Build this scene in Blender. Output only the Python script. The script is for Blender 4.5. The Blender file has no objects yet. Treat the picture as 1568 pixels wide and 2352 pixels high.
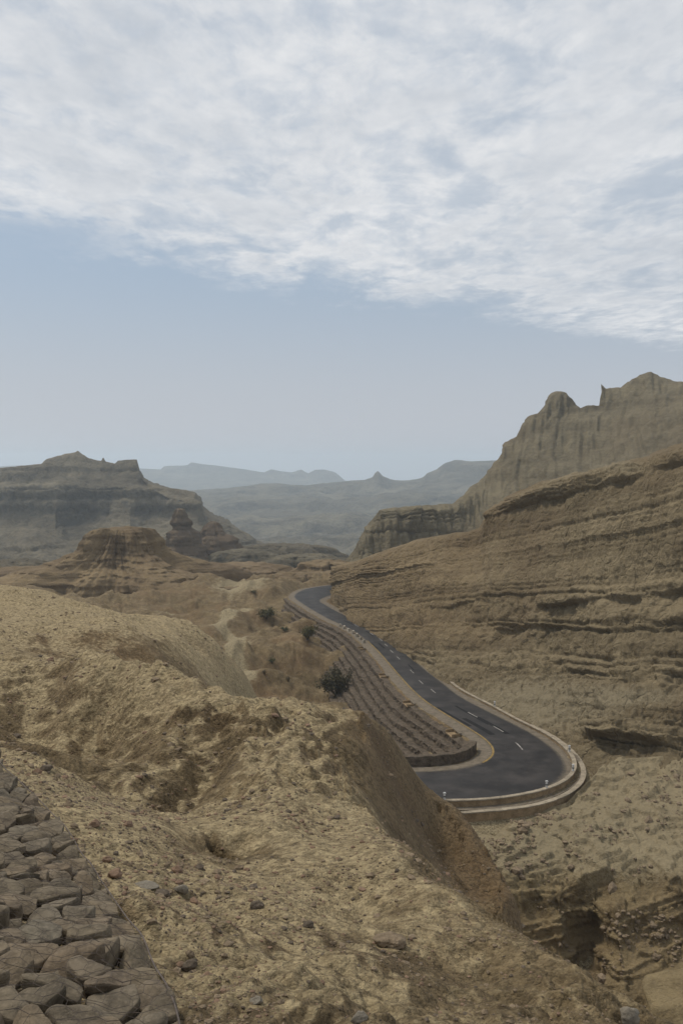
import bpy, math, random
import numpy as np
from mathutils import Vector

random.seed(7)
RNG = np.random.default_rng(7)
scene = bpy.context.scene
COL = scene.collection

# ------------------------------------------------------------------ camera
CAM_H, FOC, HORIZON = 32.0, 900.0, 465.0
PITCH = math.atan((512 - HORIZON) / FOC)
cam_data = bpy.data.cameras.new('camera')
cam_data.sensor_fit = 'VERTICAL'
cam_data.sensor_height = 36.0
cam_data.sensor_width = 24.0
cam_data.lens = FOC / 1024 * 36.0
cam_data.clip_start = 0.1
cam_data.clip_end = 40000
cam = bpy.data.objects.new('camera', cam_data)
cam.location = (0, 0, CAM_H)
cam.rotation_euler = (math.pi / 2 - PITCH, 0, 0)
COL.objects.link(cam)
scene.camera = cam

# ------------------------------------------------------------------ light
SUN_ELEV, SUN_AZ = math.radians(58), math.radians(-58)      # azimuth from +Y, clockwise positive
sd = Vector((math.sin(SUN_AZ) * math.cos(SUN_ELEV), math.cos(SUN_AZ) * math.cos(SUN_ELEV), math.sin(SUN_ELEV)))
sun_data = bpy.data.lights.new('sun', 'SUN')
sun_data.energy = 2.5
sun_data.angle = math.radians(9)
sun_data.color = (1.0, 0.93, 0.82)
sun = bpy.data.objects.new('sun', sun_data)
sun.rotation_euler = (-sd).to_track_quat('-Z', 'Y').to_euler()
sun.location = (0, 0, 300)
COL.objects.link(sun)

world = bpy.data.worlds.new('World')
scene.world = world
world.use_nodes = True
scene.view_settings.view_transform = 'Standard'
scene.view_settings.look = 'None'
scene.view_settings.exposure = 0.0
scene.view_settings.gamma = 1.0
scene.view_settings.use_curve_mapping = False
scene.cycles.use_denoising = True
scene.cycles.max_bounces = 4
scene.cycles.diffuse_bounces = 3
scene.cycles.volume_bounces = 2
scene.cycles.transparent_max_bounces = 4


class NT:
    """small helper for node trees"""
    def __init__(self, tree):
        self.t = tree
        tree.nodes.clear()

    def n(self, kind, **kw):
        nd = self.t.nodes.new(kind)
        ins = kw.pop('ins', {})
        for k, v in kw.items():
            setattr(nd, k, v)
        for k, v in ins.items():
            if isinstance(v, bpy.types.NodeSocket):
                self.t.links.new(v, nd.inputs[k])
            else:
                nd.inputs[k].default_value = v
        return nd

    def math(self, op, a, b=0.0, c=0.0, clamp=False):
        nd = self.t.nodes.new('ShaderNodeMath')
        nd.operation = op
        nd.use_clamp = clamp
        for i, v in enumerate((a, b, c)):
            if isinstance(v, bpy.types.NodeSocket):
                self.t.links.new(v, nd.inputs[i])
            else:
                nd.inputs[i].default_value = v
        return nd.outputs[0]

    def smooth(self, v, lo, hi):
        return self.n('ShaderNodeMapRange', interpolation_type='SMOOTHSTEP',
                      ins={0: v, 1: lo, 2: hi, 3: 0.0, 4: 1.0}).outputs[0]

    def mix(self, f, a, b, mode='MIX'):
        nd = self.t.nodes.new('ShaderNodeMix')
        nd.data_type = 'RGBA'
        nd.blend_type = mode
        for s, v in ((nd.inputs[0], f), (nd.inputs[6], a), (nd.inputs[7], b)):
            if isinstance(v, bpy.types.NodeSocket):
                self.t.links.new(v, s)
            else:
                s.default_value = v if not isinstance(v, tuple) or len(v) == 4 else (*v, 1)
        return nd.outputs[2]

    def noise(self, vec, scale, detail=4.0, rough=0.55, dist=0.0):
        return self.n('ShaderNodeTexNoise', noise_dimensions='3D',
                      ins={'Vector': vec, 'Scale': scale, 'Detail': detail, 'Roughness': rough, 'Distortion': dist}).outputs[0]

    def scale(self, vec, s):
        return self.n('ShaderNodeMapping', ins={'Vector': vec, 'Scale': s}).outputs[0]


def build_world():
    g = NT(world.node_tree)
    sky = g.n('ShaderNodeTexSky', sky_type='NISHITA')
    sky.sun_disc = False
    sky.sun_elevation = SUN_ELEV
    sky.sun_rotation = SUN_AZ
    sky.air_density = 1.0
    sky.dust_density = 2.5
    sky.ozone_density = 1.0
    tc = g.n('ShaderNodeTexCoord')
    sep = g.n('ShaderNodeSeparateXYZ', ins={0: tc.outputs['Generated']})
    x, y, z = sep.outputs
    zc = g.math('MAXIMUM', z, 0.03)
    u = g.math('DIVIDE', x, zc)
    v = g.math('DIVIDE', y, zc)
    uv = g.n('ShaderNodeCombineXYZ', ins={0: u, 1: g.math('MULTIPLY', v, 0.58), 2: 0.0}).outputs[0]
    big = g.noise(uv, 0.6, 5, 0.55, 0.3)
    mid = g.noise(uv, 1.9, 7, 0.6, 0.4)
    cells = g.noise(uv, 7.5, 6, 0.62, 0.3)
    fine = g.noise(uv, 21.0, 4, 0.6, 0.2)
    # the deck of cloud ends along a line that runs away to the right
    edge = g.math('SUBTRACT', g.math('MULTIPLY', u, 0.8), v)
    edge = g.math('ADD', edge, 5.45)
    edge = g.math('ADD', edge, g.math('MULTIPLY', g.math('SUBTRACT', big, 0.5), 1.0))
    edge = g.math('ADD', edge, g.math('MULTIPLY', g.math('SUBTRACT', mid, 0.5), 1.9))
    edge = g.math('ADD', edge, g.math('MULTIPLY', g.math('SUBTRACT', cells, 0.5), 1.1))
    edge = g.math('ADD', edge, g.math('MULTIPLY', g.math('SUBTRACT', fine, 0.5), 0.5))
    cover = g.smooth(edge, -0.25, 1.05)
    # a clear opening in it low on the left
    hx = g.math('DIVIDE', g.math('ADD', u, 1.45), 0.62); hy = g.math('DIVIDE', g.math('SUBTRACT', v, 3.95), 0.42)
    hole = g.math('SUBTRACT', 1.0, g.math('SQRT', g.math('ADD', g.math('MULTIPLY', hx, hx), g.math('MULTIPLY', hy, hy))))
    hole = g.math('ADD', hole, g.math('ADD', g.math('MULTIPLY', g.math('SUBTRACT', cells, 0.5), 2.6), g.math('MULTIPLY', g.math('SUBTRACT', mid, 0.5), 1.6)))
    cover = g.math('MULTIPLY', cover, g.math('SUBTRACT', 1.0, g.math('MULTIPLY', g.smooth(hole, -0.15, 0.7), 0.85)))
    thin = g.smooth(g.math('ADD', g.math('MULTIPLY', mid, 0.6), g.math('MULTIPLY', cells, 0.4)), 0.38, 0.56)
    dens = g.math('MULTIPLY', cover, g.math('ADD', g.math('MULTIPLY', thin, 0.45), 0.55))
    # light and dark inside the deck: soft grey bellies, bright torn rims
    rim = g.math('SUBTRACT', 1.0, g.math('MULTIPLY', g.math('ABSOLUTE', g.math('SUBTRACT', mid, 0.5)), 9.0), clamp=True)
    t = g.math('ADD', g.math('MULTIPLY', g.smooth(big, 0.35, 0.65), 0.42), g.math('ADD', g.math('MULTIPLY', g.smooth(cells, 0.3, 0.7), 0.2), g.math('MULTIPLY', g.smooth(fine, 0.3, 0.7), 0.1)))
    tone = g.math('ADD', t, g.math('MULTIPLY', rim, 0.26))
    cloud = g.mix(tone, (5.2, 5.6, 6.15, 1), (8.3, 8.35, 8.45, 1))
    # the clear air between is milky with dust
    clear = g.mix(0.75, sky.outputs[0], (3.75, 4.7, 5.85, 1))
    low = g.n('ShaderNodeMapRange', interpolation_type='SMOOTHSTEP', ins={0: z, 1: 0.0, 2: 0.24, 3: 1.0, 4: 0.0}).outputs[0]
    clear = g.mix(g.math('MULTIPLY', low, 0.9), clear, (5.35, 5.45, 5.8, 1))      # dust near the horizon
    col = g.mix(dens, clear, cloud)
    bg = g.n('ShaderNodeBackground', ins={'Color': col, 'Strength': 0.1})
    g.n('ShaderNodeOutputWorld', ins={0: bg.outputs[0]})


build_world()

# ------------------------------------------------------------------ tools
D2P = 682.0 / 1568.0
CP, SP = math.cos(PITCH), math.sin(PITCH)


def ray(u, v):
    dx = (np.asarray(u, float) - 341) / FOC
    dy = (512 - np.asarray(v, float)) / FOC
    return dx, CP + SP * dy, -SP + CP * dy


def at(u, v, Y):
    """world point at depth Y on the sight line through (u, v) of the 682 x 1024 frame"""
    dx, dy, dz = ray(u, v)
    t = Y / dy
    return dx * t, Y + 0 * t, CAM_H + dz * t


def at_z(u, v, z):
    dx, dy, dz = ray(u, v)
    t = (z - CAM_H) / dz
    return np.array([dx * t, dy * t, z + 0 * t])


def project(x, y, z):
    dz = z - CAM_H
    depth = y * CP - dz * SP
    return 341 + FOC * x / depth, 512 - FOC * (y * SP + dz * CP) / depth


def smoothstep(a, b, x):
    t = np.clip((x - a) / (b - a), 0, 1)
    return t * t * (3 - 2 * t)


_perm = np.random.default_rng(3).permutation(256)
_perm = np.concatenate([_perm, _perm]).astype(np.int64)
_g2 = np.stack([np.cos(np.arange(256) * 2.399), np.sin(np.arange(256) * 2.399)], 1)
_g3 = np.random.default_rng(5).normal(size=(256, 3))
_g3 /= np.linalg.norm(_g3, axis=1)[:, None]


def perlin2(x, y, seed=0):
    x = np.asarray(x, float) + seed * 17.31
    y = np.asarray(y, float) - seed * 9.77
    xi = np.floor(x).astype(np.int64); yi = np.floor(y).astype(np.int64)
    xf = x - xi; yf = y - yi
    u = xf * xf * xf * (xf * (xf * 6 - 15) + 10); v = yf * yf * yf * (yf * (yf * 6 - 15) + 10)
    xi &= 255; yi &= 255
    def g(a, b, fx, fy):
        h = _g2[_perm[_perm[a & 255] + (b & 255)]]
        return h[..., 0] * fx + h[..., 1] * fy
    n00 = g(xi, yi, xf, yf); n10 = g(xi + 1, yi, xf - 1, yf)
    n01 = g(xi, yi + 1, xf, yf - 1); n11 = g(xi + 1, yi + 1, xf - 1, yf - 1)
    a = n00 + u * (n10 - n00); b = n01 + u * (n11 - n01)
    return (a + v * (b - a)) * 1.5


def perlin3(x, y, z, seed=0):
    x = np.asarray(x, float) + seed * 13.7; y = np.asarray(y, float) + seed * 7.3; z = np.asarray(z, float) - seed * 5.1
    xi = np.floor(x).astype(np.int64); yi = np.floor(y).astype(np.int64); zi = np.floor(z).astype(np.int64)
    xf = x - xi; yf = y - yi; zf = z - zi
    fade = lambda t: t * t * t * (t * (t * 6 - 15) + 10)
    u, v, w = fade(xf), fade(yf), fade(zf)
    xi &= 255; yi &= 255; zi &= 255
    def g(i, j, k):
        h = _g3[_perm[_perm[_perm[(xi + i) & 255] + ((yi + j) & 255)] + ((zi + k) & 255)]]
        return h[..., 0] * (xf - i) + h[..., 1] * (yf - j) + h[..., 2] * (zf - k)
    a = g(0, 0, 0); a = a + u * (g(1, 0, 0) - a)
    b = g(0, 1, 0); b = b + u * (g(1, 1, 0) - b)
    c = g(0, 0, 1); c = c + u * (g(1, 0, 1) - c)
    d = g(0, 1, 1); d = d + u * (g(1, 1, 1) - d)
    a = a + v * (b - a); c = c + v * (d - c)
    return (a + w * (c - a)) * 1.5


def grid_faces(nv, nu):
    i = np.arange((nv - 1) * (nu - 1))
    r, c = i // (nu - 1), i % (nu - 1)
    a = r * nu + c
    return np.stack([a, a + 1, a + nu + 1, a + nu], 1)


def mesh_np(name, verts, faces, mat=None, smooth=True):
    """faces: (n, k) array, all of one size"""
    me = bpy.data.meshes.new(name)
    verts = np.ascontiguousarray(verts, dtype=np.float32).reshape(-1, 3)
    faces = np.ascontiguousarray(faces, dtype=np.int32)
    n, k = faces.shape
    me.vertices.add(len(verts)); me.vertices.foreach_set('co', verts.ravel())
    me.loops.add(n * k); me.loops.foreach_set('vertex_index', faces.ravel())
    me.polygons.add(n)
    me.polygons.foreach_set('loop_start', np.arange(0, n * k, k, dtype=np.int32))
    me.polygons.foreach_set('use_smooth', np.full(n, smooth, dtype=bool))
    me.update(calc_edges=True)
    if mat: me.materials.append(mat)
    return me


def attr(me, name, values):
    a = me.attributes.new(name, 'FLOAT', 'POINT')
    a.data.foreach_set('value', np.ascontiguousarray(values, dtype=np.float32).ravel())


def link(name, me, parent=None, loc=(0, 0, 0), rot=(0, 0, 0), **props):
    o = bpy.data.objects.new(name, me)
    COL.objects.link(o)
    o.location = loc; o.rotation_euler = rot
    if parent: o.parent = parent
    for k, v in props.items(): o[k] = v
    return o


def pchip(xk, Y, xq):
    """monotone cubic through rows Y (k, n) at xk, sampled at xq -> (m, n)"""
    xk = np.asarray(xk, float); h = np.diff(xk)[:, None]; d = np.diff(Y, axis=0) / h
    m = np.zeros_like(Y)
    w1 = 2 * h[1:] + h[:-1]; w2 = h[1:] + 2 * h[:-1]
    with np.errstate(divide='ignore', invalid='ignore'):
        mm = (w1 + w2) / (w1 / d[:-1] + w2 / d[1:])
    m[1:-1] = np.where(d[:-1] * d[1:] > 0, np.nan_to_num(mm), 0)
    m[0], m[-1] = d[0], d[-1]
    i = np.clip(np.searchsorted(xk, xq) - 1, 0, len(xk) - 2)
    t = ((xq - xk[i]) / h[i, 0])[:, None]; hi = h[i]
    return ((1 + 2 * t) * (1 - t) ** 2) * Y[i] + t * (1 - t) ** 2 * hi * m[i] + t * t * (3 - 2 * t) * Y[i + 1] + t * t * (t - 1) * hi * m[i + 1]


def spline(pts, n):
    """Catmull-Rom through pts, resampled to n points evenly along its length"""
    P = np.asarray(pts, float)
    Q = np.vstack([2 * P[0] - P[1], P, 2 * P[-1] - P[-2]])
    out = []
    for i in range(1, len(Q) - 2):
        t = np.linspace(0, 1, 24, endpoint=False)[:, None]
        a, b, c, d = Q[i - 1], Q[i], Q[i + 1], Q[i + 2]
        out.append(0.5 * (2 * b + (c - a) * t + (2 * a - 5 * b + 4 * c - d) * t ** 2 + (3 * b - a - 3 * c + d) * t ** 3))
    out.append(P[-1:])
    C = np.vstack(out)
    return resample(C, n)


def resample(C, n):
    s = np.concatenate([[0], np.cumsum(np.linalg.norm(np.diff(C, axis=0), axis=1))])
    q = np.linspace(0, s[-1], n)
    return np.stack([np.interp(q, s, C[:, k]) for k in range(C.shape[1])], 1)


def smooth_line(C, w, it=1):
    for _ in range(it):
        Pd = np.vstack([np.repeat(C[:1], w, 0), C, np.repeat(C[-1:], w, 0)])
        k = np.ones(2 * w + 1) / (2 * w + 1)
        C = np.stack([np.convolve(Pd[:, j], k, 'valid') for j in range(C.shape[1])], 1)
    return C


def left_normals(C):
    t = np.gradient(C[:, :2], axis=0)
    t /= np.maximum(np.linalg.norm(t, axis=1), 1e-9)[:, None]
    return np.stack([-t[:, 1], t[:, 0]], 1)


# ------------------------------------------------------------------ materials
def new_mat(name):
    m = bpy.data.materials.new(name)
    m.use_nodes = True
    return m, NT(m.node_tree)


def finish(g, color, height=None, bump=1.0, dist=0.1, rough=0.95, spec=0.15, tone=None):
    if tone is not None: color = g.mix(1.0, color, (*tone, 1), 'MULTIPLY')      # shade of the local clay
    b = g.n('ShaderNodeBsdfPrincipled', ins={'Base Color': color, 'Roughness': rough, 'Specular IOR Level': spec})
    if height is not None:
        bp = g.n('ShaderNodeBump', ins={'Strength': bump, 'Distance': dist, 'Height': height})
        g.t.links.new(bp.outputs[0], b.inputs['Normal'])
    g.n('ShaderNodeOutputMaterial', ins={0: b.outputs[0]})


def rock_mat(name, lo, hi, tint, bed, tilt=(0.0, 0.0), grain=1.0, bump=0.6, dist=0.3, patch=0.02, zones=False, tone=(0.87, 0.84, 0.765), crack=0.12):
    """bedded mudstone: bands of colour across height, patches of stain, fine grain.  bed: metres"""
    m, g = new_mat(name)
    geo = g.n('ShaderNodeNewGeometry')
    pos = geo.outputs['Position']
    sep = g.n('ShaderNodeSeparateXYZ', ins={0: pos})
    big = g.noise(pos, patch, 4, 0.6)
    zz = g.math('ADD', sep.outputs[2], g.math('MULTIPLY', sep.outputs[0], tilt[0]))
    zz = g.math('ADD', zz, g.math('MULTIPLY', sep.outputs[1], tilt[1]))
    zz = g.math('ADD', zz, g.math('MULTIPLY', big, bed * 4))
    bv = g.n('ShaderNodeCombineXYZ', ins={0: g.math('MULTIPLY', sep.outputs[0], 0.02), 1: g.math('MULTIPLY', sep.outputs[1], 0.02), 2: g.math('DIVIDE', zz, bed)}).outputs[0]
    band = g.noise(bv, 0.5, 6, 0.7)
    streak = g.noise(g.scale(pos, (1, 1, 0.12)), 0.5 * grain, 5, 0.65)
    fine = g.noise(pos, 2.2 * grain, 6, 0.7)
    f = g.math('ADD', g.math('MULTIPLY', band, 0.5), g.math('ADD', g.math('MULTIPLY', streak, 0.25), g.math('MULTIPLY', fine, 0.25)))
    f = g.smooth(f, 0.38, 0.62)
    c = g.mix(f, lo, hi)
    c = g.mix(g.math('MULTIPLY', g.smooth(big, 0.42, 0.68), 0.65), c, tint)
    if zones:
        p = g.n('ShaderNodeAttribute', attribute_name='pale').outputs['Fac']
        p = g.smooth(g.math('ADD', p, g.math('MULTIPLY', g.math('SUBTRACT', fine, 0.5), 1.2)), 0.25, 0.9)
        c = g.mix(g.math('MULTIPLY', p, 0.8), c, g.mix(fine, (0.185, 0.158, 0.11, 1), (0.33, 0.29, 0.21, 1)))
        oc = g.n('ShaderNodeAttribute', attribute_name='ochre').outputs['Fac']
        c = g.mix(g.math('MULTIPLY', oc, 0.55), c, g.mix(f, (0.14, 0.098, 0.055, 1), (0.265, 0.195, 0.112, 1)))
    h = g.math('ADD', g.math('MULTIPLY', band, 1.0), g.math('ADD', g.math('MULTIPLY', fine, 1.0), g.math('MULTIPLY', streak, 0.7)))
    ck = g.n('ShaderNodeTexVoronoi', feature='DISTANCE_TO_EDGE', ins={'Vector': g.n('ShaderNodeVectorMath', operation='ADD', ins={0: g.scale(pos, (1, 1, 0.55)), 1: g.n('ShaderNodeVectorMath', operation='SCALE', ins={0: g.n('ShaderNodeTexNoise', ins={'Vector': pos, 'Scale': 0.6 * grain}).outputs[1], 3: 1.6 / grain}).outputs[0]}).outputs[0], 'Scale': 0.42 * grain}).outputs[0]
    h = g.math('ADD', h, g.math('MULTIPLY', g.smooth(ck, 0.0, 0.09), crack))
    finish(g, c, h, bump, dist, tone=tone)
    return m


def simple_mat(name, lo, hi, scale, bump=0.5, dist=0.02, rough=0.95, detail=6, spec=0.15):
    m, g = new_mat(name)
    tc = g.n('ShaderNodeTexCoord')
    n1 = g.noise(tc.outputs['Object'], scale, detail, 0.65)
    n2 = g.noise(tc.outputs['Object'], scale * 6, 4, 0.65)
    f = g.smooth(g.math('ADD', g.math('MULTIPLY', n1, 0.65), g.math('MULTIPLY', n2, 0.35)), 0.32, 0.68)
    finish(g, g.mix(f, lo, hi), g.math('ADD', n1, n2), bump, dist, rough, spec)
    return m


def ground_mat():
    m, g = new_mat('desert_earth')
    geo = g.n('ShaderNodeNewGeometry')
    pos = geo.outputs['Position']
    def A(nm): return g.n('ShaderNodeAttribute', attribute_name=nm).outputs['Fac']
    sand, pale, dark, grey = A('sand'), A('pale'), A('crust_and_shade'), A('grey')
    n_big = g.noise(pos, 0.09, 5, 0.6)
    n_mid = g.noise(pos, 0.7, 6, 0.65)
    n_fine = g.noise(pos, 5.0, 6, 0.7)
    n_grit = g.noise(pos, 34.0, 5, 0.75)
    earth = g.mix(g.smooth(n_mid, 0.3, 0.7), (0.125, 0.095, 0.06, 1), (0.222, 0.172, 0.108, 1))
    earth = g.mix(g.math('MULTIPLY', g.smooth(n_big, 0.45, 0.7), 0.6), earth, (0.17, 0.112, 0.066, 1))
    sandc = g.mix(g.smooth(n_fine, 0.3, 0.7), (0.27, 0.217, 0.14, 1), (0.38, 0.314, 0.21, 1))
    s = g.math('ADD', sand, g.math('MULTIPLY', g.math('SUBTRACT', n_mid, 0.5), 0.9))
    s = g.math('ADD', s, g.math('MULTIPLY', g.math('SUBTRACT', n_fine, 0.5), 0.9))
    c = g.mix(g.smooth(s, 0.25, 0.75), earth, sandc)
    palec = g.mix(g.smooth(n_fine, 0.3, 0.7), (0.20, 0.165, 0.112, 1), (0.36, 0.31, 0.215, 1))
    p = g.math('ADD', pale, g.math('MULTIPLY', g.math('SUBTRACT', n_mid, 0.5), 1.0))
    c = g.mix(g.smooth(p, 0.3, 0.8), c, palec)
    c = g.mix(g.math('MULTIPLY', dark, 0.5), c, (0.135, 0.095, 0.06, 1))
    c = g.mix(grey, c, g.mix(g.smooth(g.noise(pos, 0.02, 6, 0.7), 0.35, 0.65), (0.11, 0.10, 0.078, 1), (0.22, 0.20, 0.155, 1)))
    def cells(scale, rnd=1.0):
        v = g.n('ShaderNodeTexVoronoi', ins={'Vector': g.n('ShaderNodeVectorMath', operation='ADD', ins={0: pos, 1: g.n('ShaderNodeVectorMath', operation='SCALE', ins={0: g.n('ShaderNodeTexNoise', ins={'Vector': pos, 'Scale': scale * 0.9}).outputs[1], 3: 0.5 / scale}).outputs[0]}).outputs[0], 'Scale': scale, 'Randomness': rnd})
        return v.outputs['Distance'], g.n('ShaderNodeSeparateColor', ins={0: v.outputs['Color']}).outputs[0]
    d1, k1 = cells(2.6); d2, k2 = cells(11.0); d3, k3 = cells(38.0)
    gr = g.math('ADD', g.math('MULTIPLY', n_grit, 0.30), g.math('ADD', g.math('MULTIPLY', n_fine, 0.30), g.math('ADD', g.math('MULTIPLY', k2, 0.22), g.math('MULTIPLY', k3, 0.18))))
    gr = g.smooth(gr, 0.26, 0.72)
    c = g.mix(gr, g.mix(1.0, c, (0.52, 0.51, 0.50, 1), 'MULTIPLY'), g.mix(1.0, c, (1.3, 1.3, 1.28, 1), 'MULTIPLY'))
    h = g.math('ADD', g.math('MULTIPLY', n_mid, 0.9), g.math('ADD', g.math('MULTIPLY', n_fine, 0.26), g.math('MULTIPLY', n_grit, 0.06)))
    h = g.math('SUBTRACT', h, g.math('MULTIPLY', d1, 0.16))
    h = g.math('SUBTRACT', h, g.math('MULTIPLY', d2, 0.09))
    h = g.math('SUBTRACT', h, g.math('MULTIPLY', d3, 0.035))
    finish(g, c, h, 1.0, 0.5, tone=(0.98, 0.95, 0.85))
    return m


M_GROUND = ground_mat()
M_CLIFF = rock_mat('cliff_mudstone', (0.12, 0.095, 0.06, 1), (0.285, 0.236, 0.157, 1), (0.175, 0.133, 0.085, 1), 1.6, (0.0, 0.19), 1.0, 0.9, 0.5, 0.05, zones=True, crack=0.35)
M_PEAK = rock_mat('peak_siltstone', (0.115, 0.098, 0.066, 1), (0.235, 0.205, 0.142, 1), (0.17, 0.135, 0.088, 1), 5.0, (0.0, 0.06), 0.35, 0.8, 1.6, 0.012)
M_MESA = rock_mat('mesa_siltstone', (0.066, 0.058, 0.042, 1), (0.235, 0.206, 0.15, 1), (0.125, 0.103, 0.072, 1), 10.0, (0, 0), 0.15, 0.9, 4.0, 0.006)
M_FAR = rock_mat('far_siltstone', (0.04, 0.037, 0.029, 1), (0.215, 0.195, 0.148, 1), (0.095, 0.083, 0.062, 1), 18.0, (0, 0), 0.06, 0.9, 8.0, 0.003)
M_BANK = rock_mat('bank_mudstone', (0.105, 0.082, 0.05, 1), (0.27, 0.222, 0.14, 1), (0.16, 0.12, 0.075, 1), 0.9, (-0.25, 0.08), 1.6, 0.9, 0.35, 0.09, zones=True, tone=(1.05, 1.0, 0.88), crack=0.12)
M_PILLAR = rock_mat('pillar_clay', (0.085, 0.062, 0.042, 1), (0.17, 0.128, 0.085, 1), (0.12, 0.085, 0.058, 1), 4.0, (0, 0), 0.25, 0.8, 1.5, 0.02)
M_BUTTE = rock_mat('butte_clay', (0.135, 0.10, 0.064, 1), (0.265, 0.203, 0.122, 1), (0.16, 0.117, 0.08, 1), 2.2, (0, 0), 0.8, 0.8, 0.5, 0.04)


# ------------------------------------------------------------------ road lines
def c3(x, y): return ((900 + x / 1.568) / 4.004, (2250 + y / 1.568) / 4.004)
def c4(x, y): return ((1500 + x / 1.274) / 4.004, (2600 + y / 1.274) / 4.004)


def road_z(v): return np.interp(v, [590, 640, 700, 745, 775, 810], [-5, -3.5, -1.2, 0, 0.3, 0.5])


def lay(pts): return [at_z(u, v, float(road_z(v))) for u, v in pts]


edge_l = [(30, 293, -5.6), (8, 287, -5.5), (-9, 273, -5.3)] + lay(
    [c3(*p) for p in [(430, 210), (480, 260), (560, 310), (650, 360), (740, 400), (830, 450), (900, 510), (960, 570), (1020, 640), (1080, 710)]] +
    [c4(*p) for p in [(170, 195), (240, 260), (330, 320), (430, 380), (510, 430), (570, 470), (602, 508), (604, 540), (570, 575), (510, 598), (400, 612), (210, 625)]]) + [(-8, 93, 0.6), (-30, 96, 1.2)]
edge_r = [(30, 283, -5.6), (13, 276, -5.5), (2, 264, -5.3)] + lay(
    [c3(*p) for p in [(600, 235), (640, 275), (720, 320), (830, 370), (915, 410), (990, 455), (1050, 505), (1110, 555), (1190, 620), (1270, 690)]] +
    [c4(*p) for p in [(330, 160), (430, 240), (540, 300), (660, 360), (780, 420), (880, 480), (955, 545), (985, 600), (970, 645), (930, 680), (870, 710), (760, 740), (600, 765), (420, 775)]]) + [(-8, 84.3, 0.8), (-30, 87, 1.4)]
NR = 420
EL = smooth_line(spline(edge_l, 1200), 14, 2)
EL = resample(EL, NR)
ERd = smooth_line(spline(edge_r, 3000), 30, 2)
idx = np.array([np.argmin(np.hypot(ERd[:, 0] - p[0], ERd[:, 1] - p[1])) for p in EL])
idx = np.maximum.accumulate(idx).astype(float)
idx[0], idx[-1] = 0, len(ERd) - 1
idx = smooth_line(idx[:, None], 9, 2)[:, 0]
ER = np.stack([np.interp(idx, np.arange(len(ERd)), ERd[:, k]) for k in range(3)], 1)
ER[:, 2] = EL[:, 2]
RC = (EL + ER) / 2
RHW = np.linalg.norm((ER - EL)[:, :2], axis=1) / 2


def road_sd(X, Y):
    """signed distance to the carriageway edge and the road level there"""
    d = np.full(X.shape, 1e9); zr = np.zeros(X.shape)
    for i in range(0, NR, 1):
        q = np.hypot(X - RC[i, 0], Y - RC[i, 1]) - RHW[i]
        k = q < d
        d[k] = q[k]; zr[k] = RC[i, 2]
    return d, zr


# ------------------------------------------------------------------ the ground
CTRL = []


def V(*rows):                      # seen points: frame x, frame y, depth
    for u, v, Y in rows:
        x, y, z = at(u, v, Y)
        CTRL.append((float(x), float(Y), float(z)))


def Hd(*rows):                     # unseen points: direction (frame x), depth, level
    for u, Y, z in rows:
        CTRL.append(((u - 341) / FOC * Y, Y, z))


# stone-pitched bank at the viewer's feet and the sandy gully beside it
V((13, 783, 11.2), (74, 848, 8.9), (139, 948, 6.0), (174, 1024, 4.6), (0, 1024, 4.2), (0, 892, 6.8), (-130, 870, 7.2), (-130, 1024, 4.2),
  (26, 757, 14), (87, 796, 12), (130, 826, 10.5), (187, 926, 7), (244, 1024, 5), (348, 1024, 5.2), (435, 1024, 5.5), (522, 1024, 6), (617, 1024, 6.6),
  (261, 957, 6.5), (370, 957, 7.2), (478, 970, 7.8), (370, 892, 9.5), (304, 861, 10.3))
# shoulder and what falls away beyond it
V((435, 880, 12.4), (460, 908, 11.5), (484, 936, 10.7), (521, 968, 9.8), (549, 983, 9.2), (589, 1003, 8.5), (638, 1022, 7.7), (700, 1050, 7.1))
Hd((436, 17.5, 21.8), (460, 15.5, 22.0), (484, 14.5, 22), (521, 13, 21.8), (549, 12, 21.5), (589, 11, 22), (638, 10, 22.5), (720, 10, 22), (589, 16, 15), (660, 15, 16), (549, 20, 13))
# ridge behind the shoulder with its steep face
V((365, 722, 26), (386, 727, 29), (409, 762, 30), (428, 787, 30.5), (447, 801, 30.5), (461, 808, 30), (476, 829, 29), (490, 858, 28), (508, 889, 26.5), (519, 918, 25), (522, 938, 24))
V((440, 850, 27.4), (465, 865, 26.6), (490, 900, 25.0), (410, 800, 26.5), (390, 770, 26.2), (370, 750, 24.2))
V((360, 790, 18), (390, 830, 15.5), (330, 760, 21), (330, 830, 13.5))
Hd((365, 36, 17), (409, 36, 14), (447, 37, 10), (490, 34, 11), (522, 30, 12), (560, 25, 10))
# bulging face on the left, its crest and the niche
V((99, 649, 29), (145, 663, 27), (186, 694, 25), (228, 706, 24.5), (270, 710, 24.6), (311, 712, 25), (340, 720, 25.5))
V((0, 590, 60), (-60, 590, 60), (57, 606, 56), (99, 612, 54), (145, 619, 54))
V((20, 752, 19), (87, 788, 17), (140, 797, 16), (185, 792, 16.5), (205, 800, 15.2), (100, 705, 25.5), (150, 720, 23), (190, 735, 21), (0, 700, 26), (0, 655, 32))
V((250, 790, 15.0), (240, 750, 18.0), (270, 740, 20), (230, 846, 12.0), (200, 860, 10.6), (280, 820, 13.2), (232, 822, 13.1))
V((0, 631, 40), (60, 625, 44), (0, 579, 78), (50, 596, 66), (100, 607, 60), (191, 626, 58), (120, 640, 40), (160, 645, 44), (-100, 575, 80), (-130, 650, 32), (-130, 740, 19))
Hd((99, 34, 23.5), (145, 32, 23.3), (228, 31, 22.5), (311, 33, 20), (0, 100, 10), (100, 82, 10), (191, 72, 11), (-130, 100, 10), (60, 130, -2))
V((230, 670, 62), (257, 696, 58), (210, 655, 60), (245, 690, 54))
Hd((230, 76, 8), (257, 72, 6), (260, 100, -4), (200, 110, -3), (311, 50, 8), (311, 70, 0), (365, 55, 3), (430, 48, 3))
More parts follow.
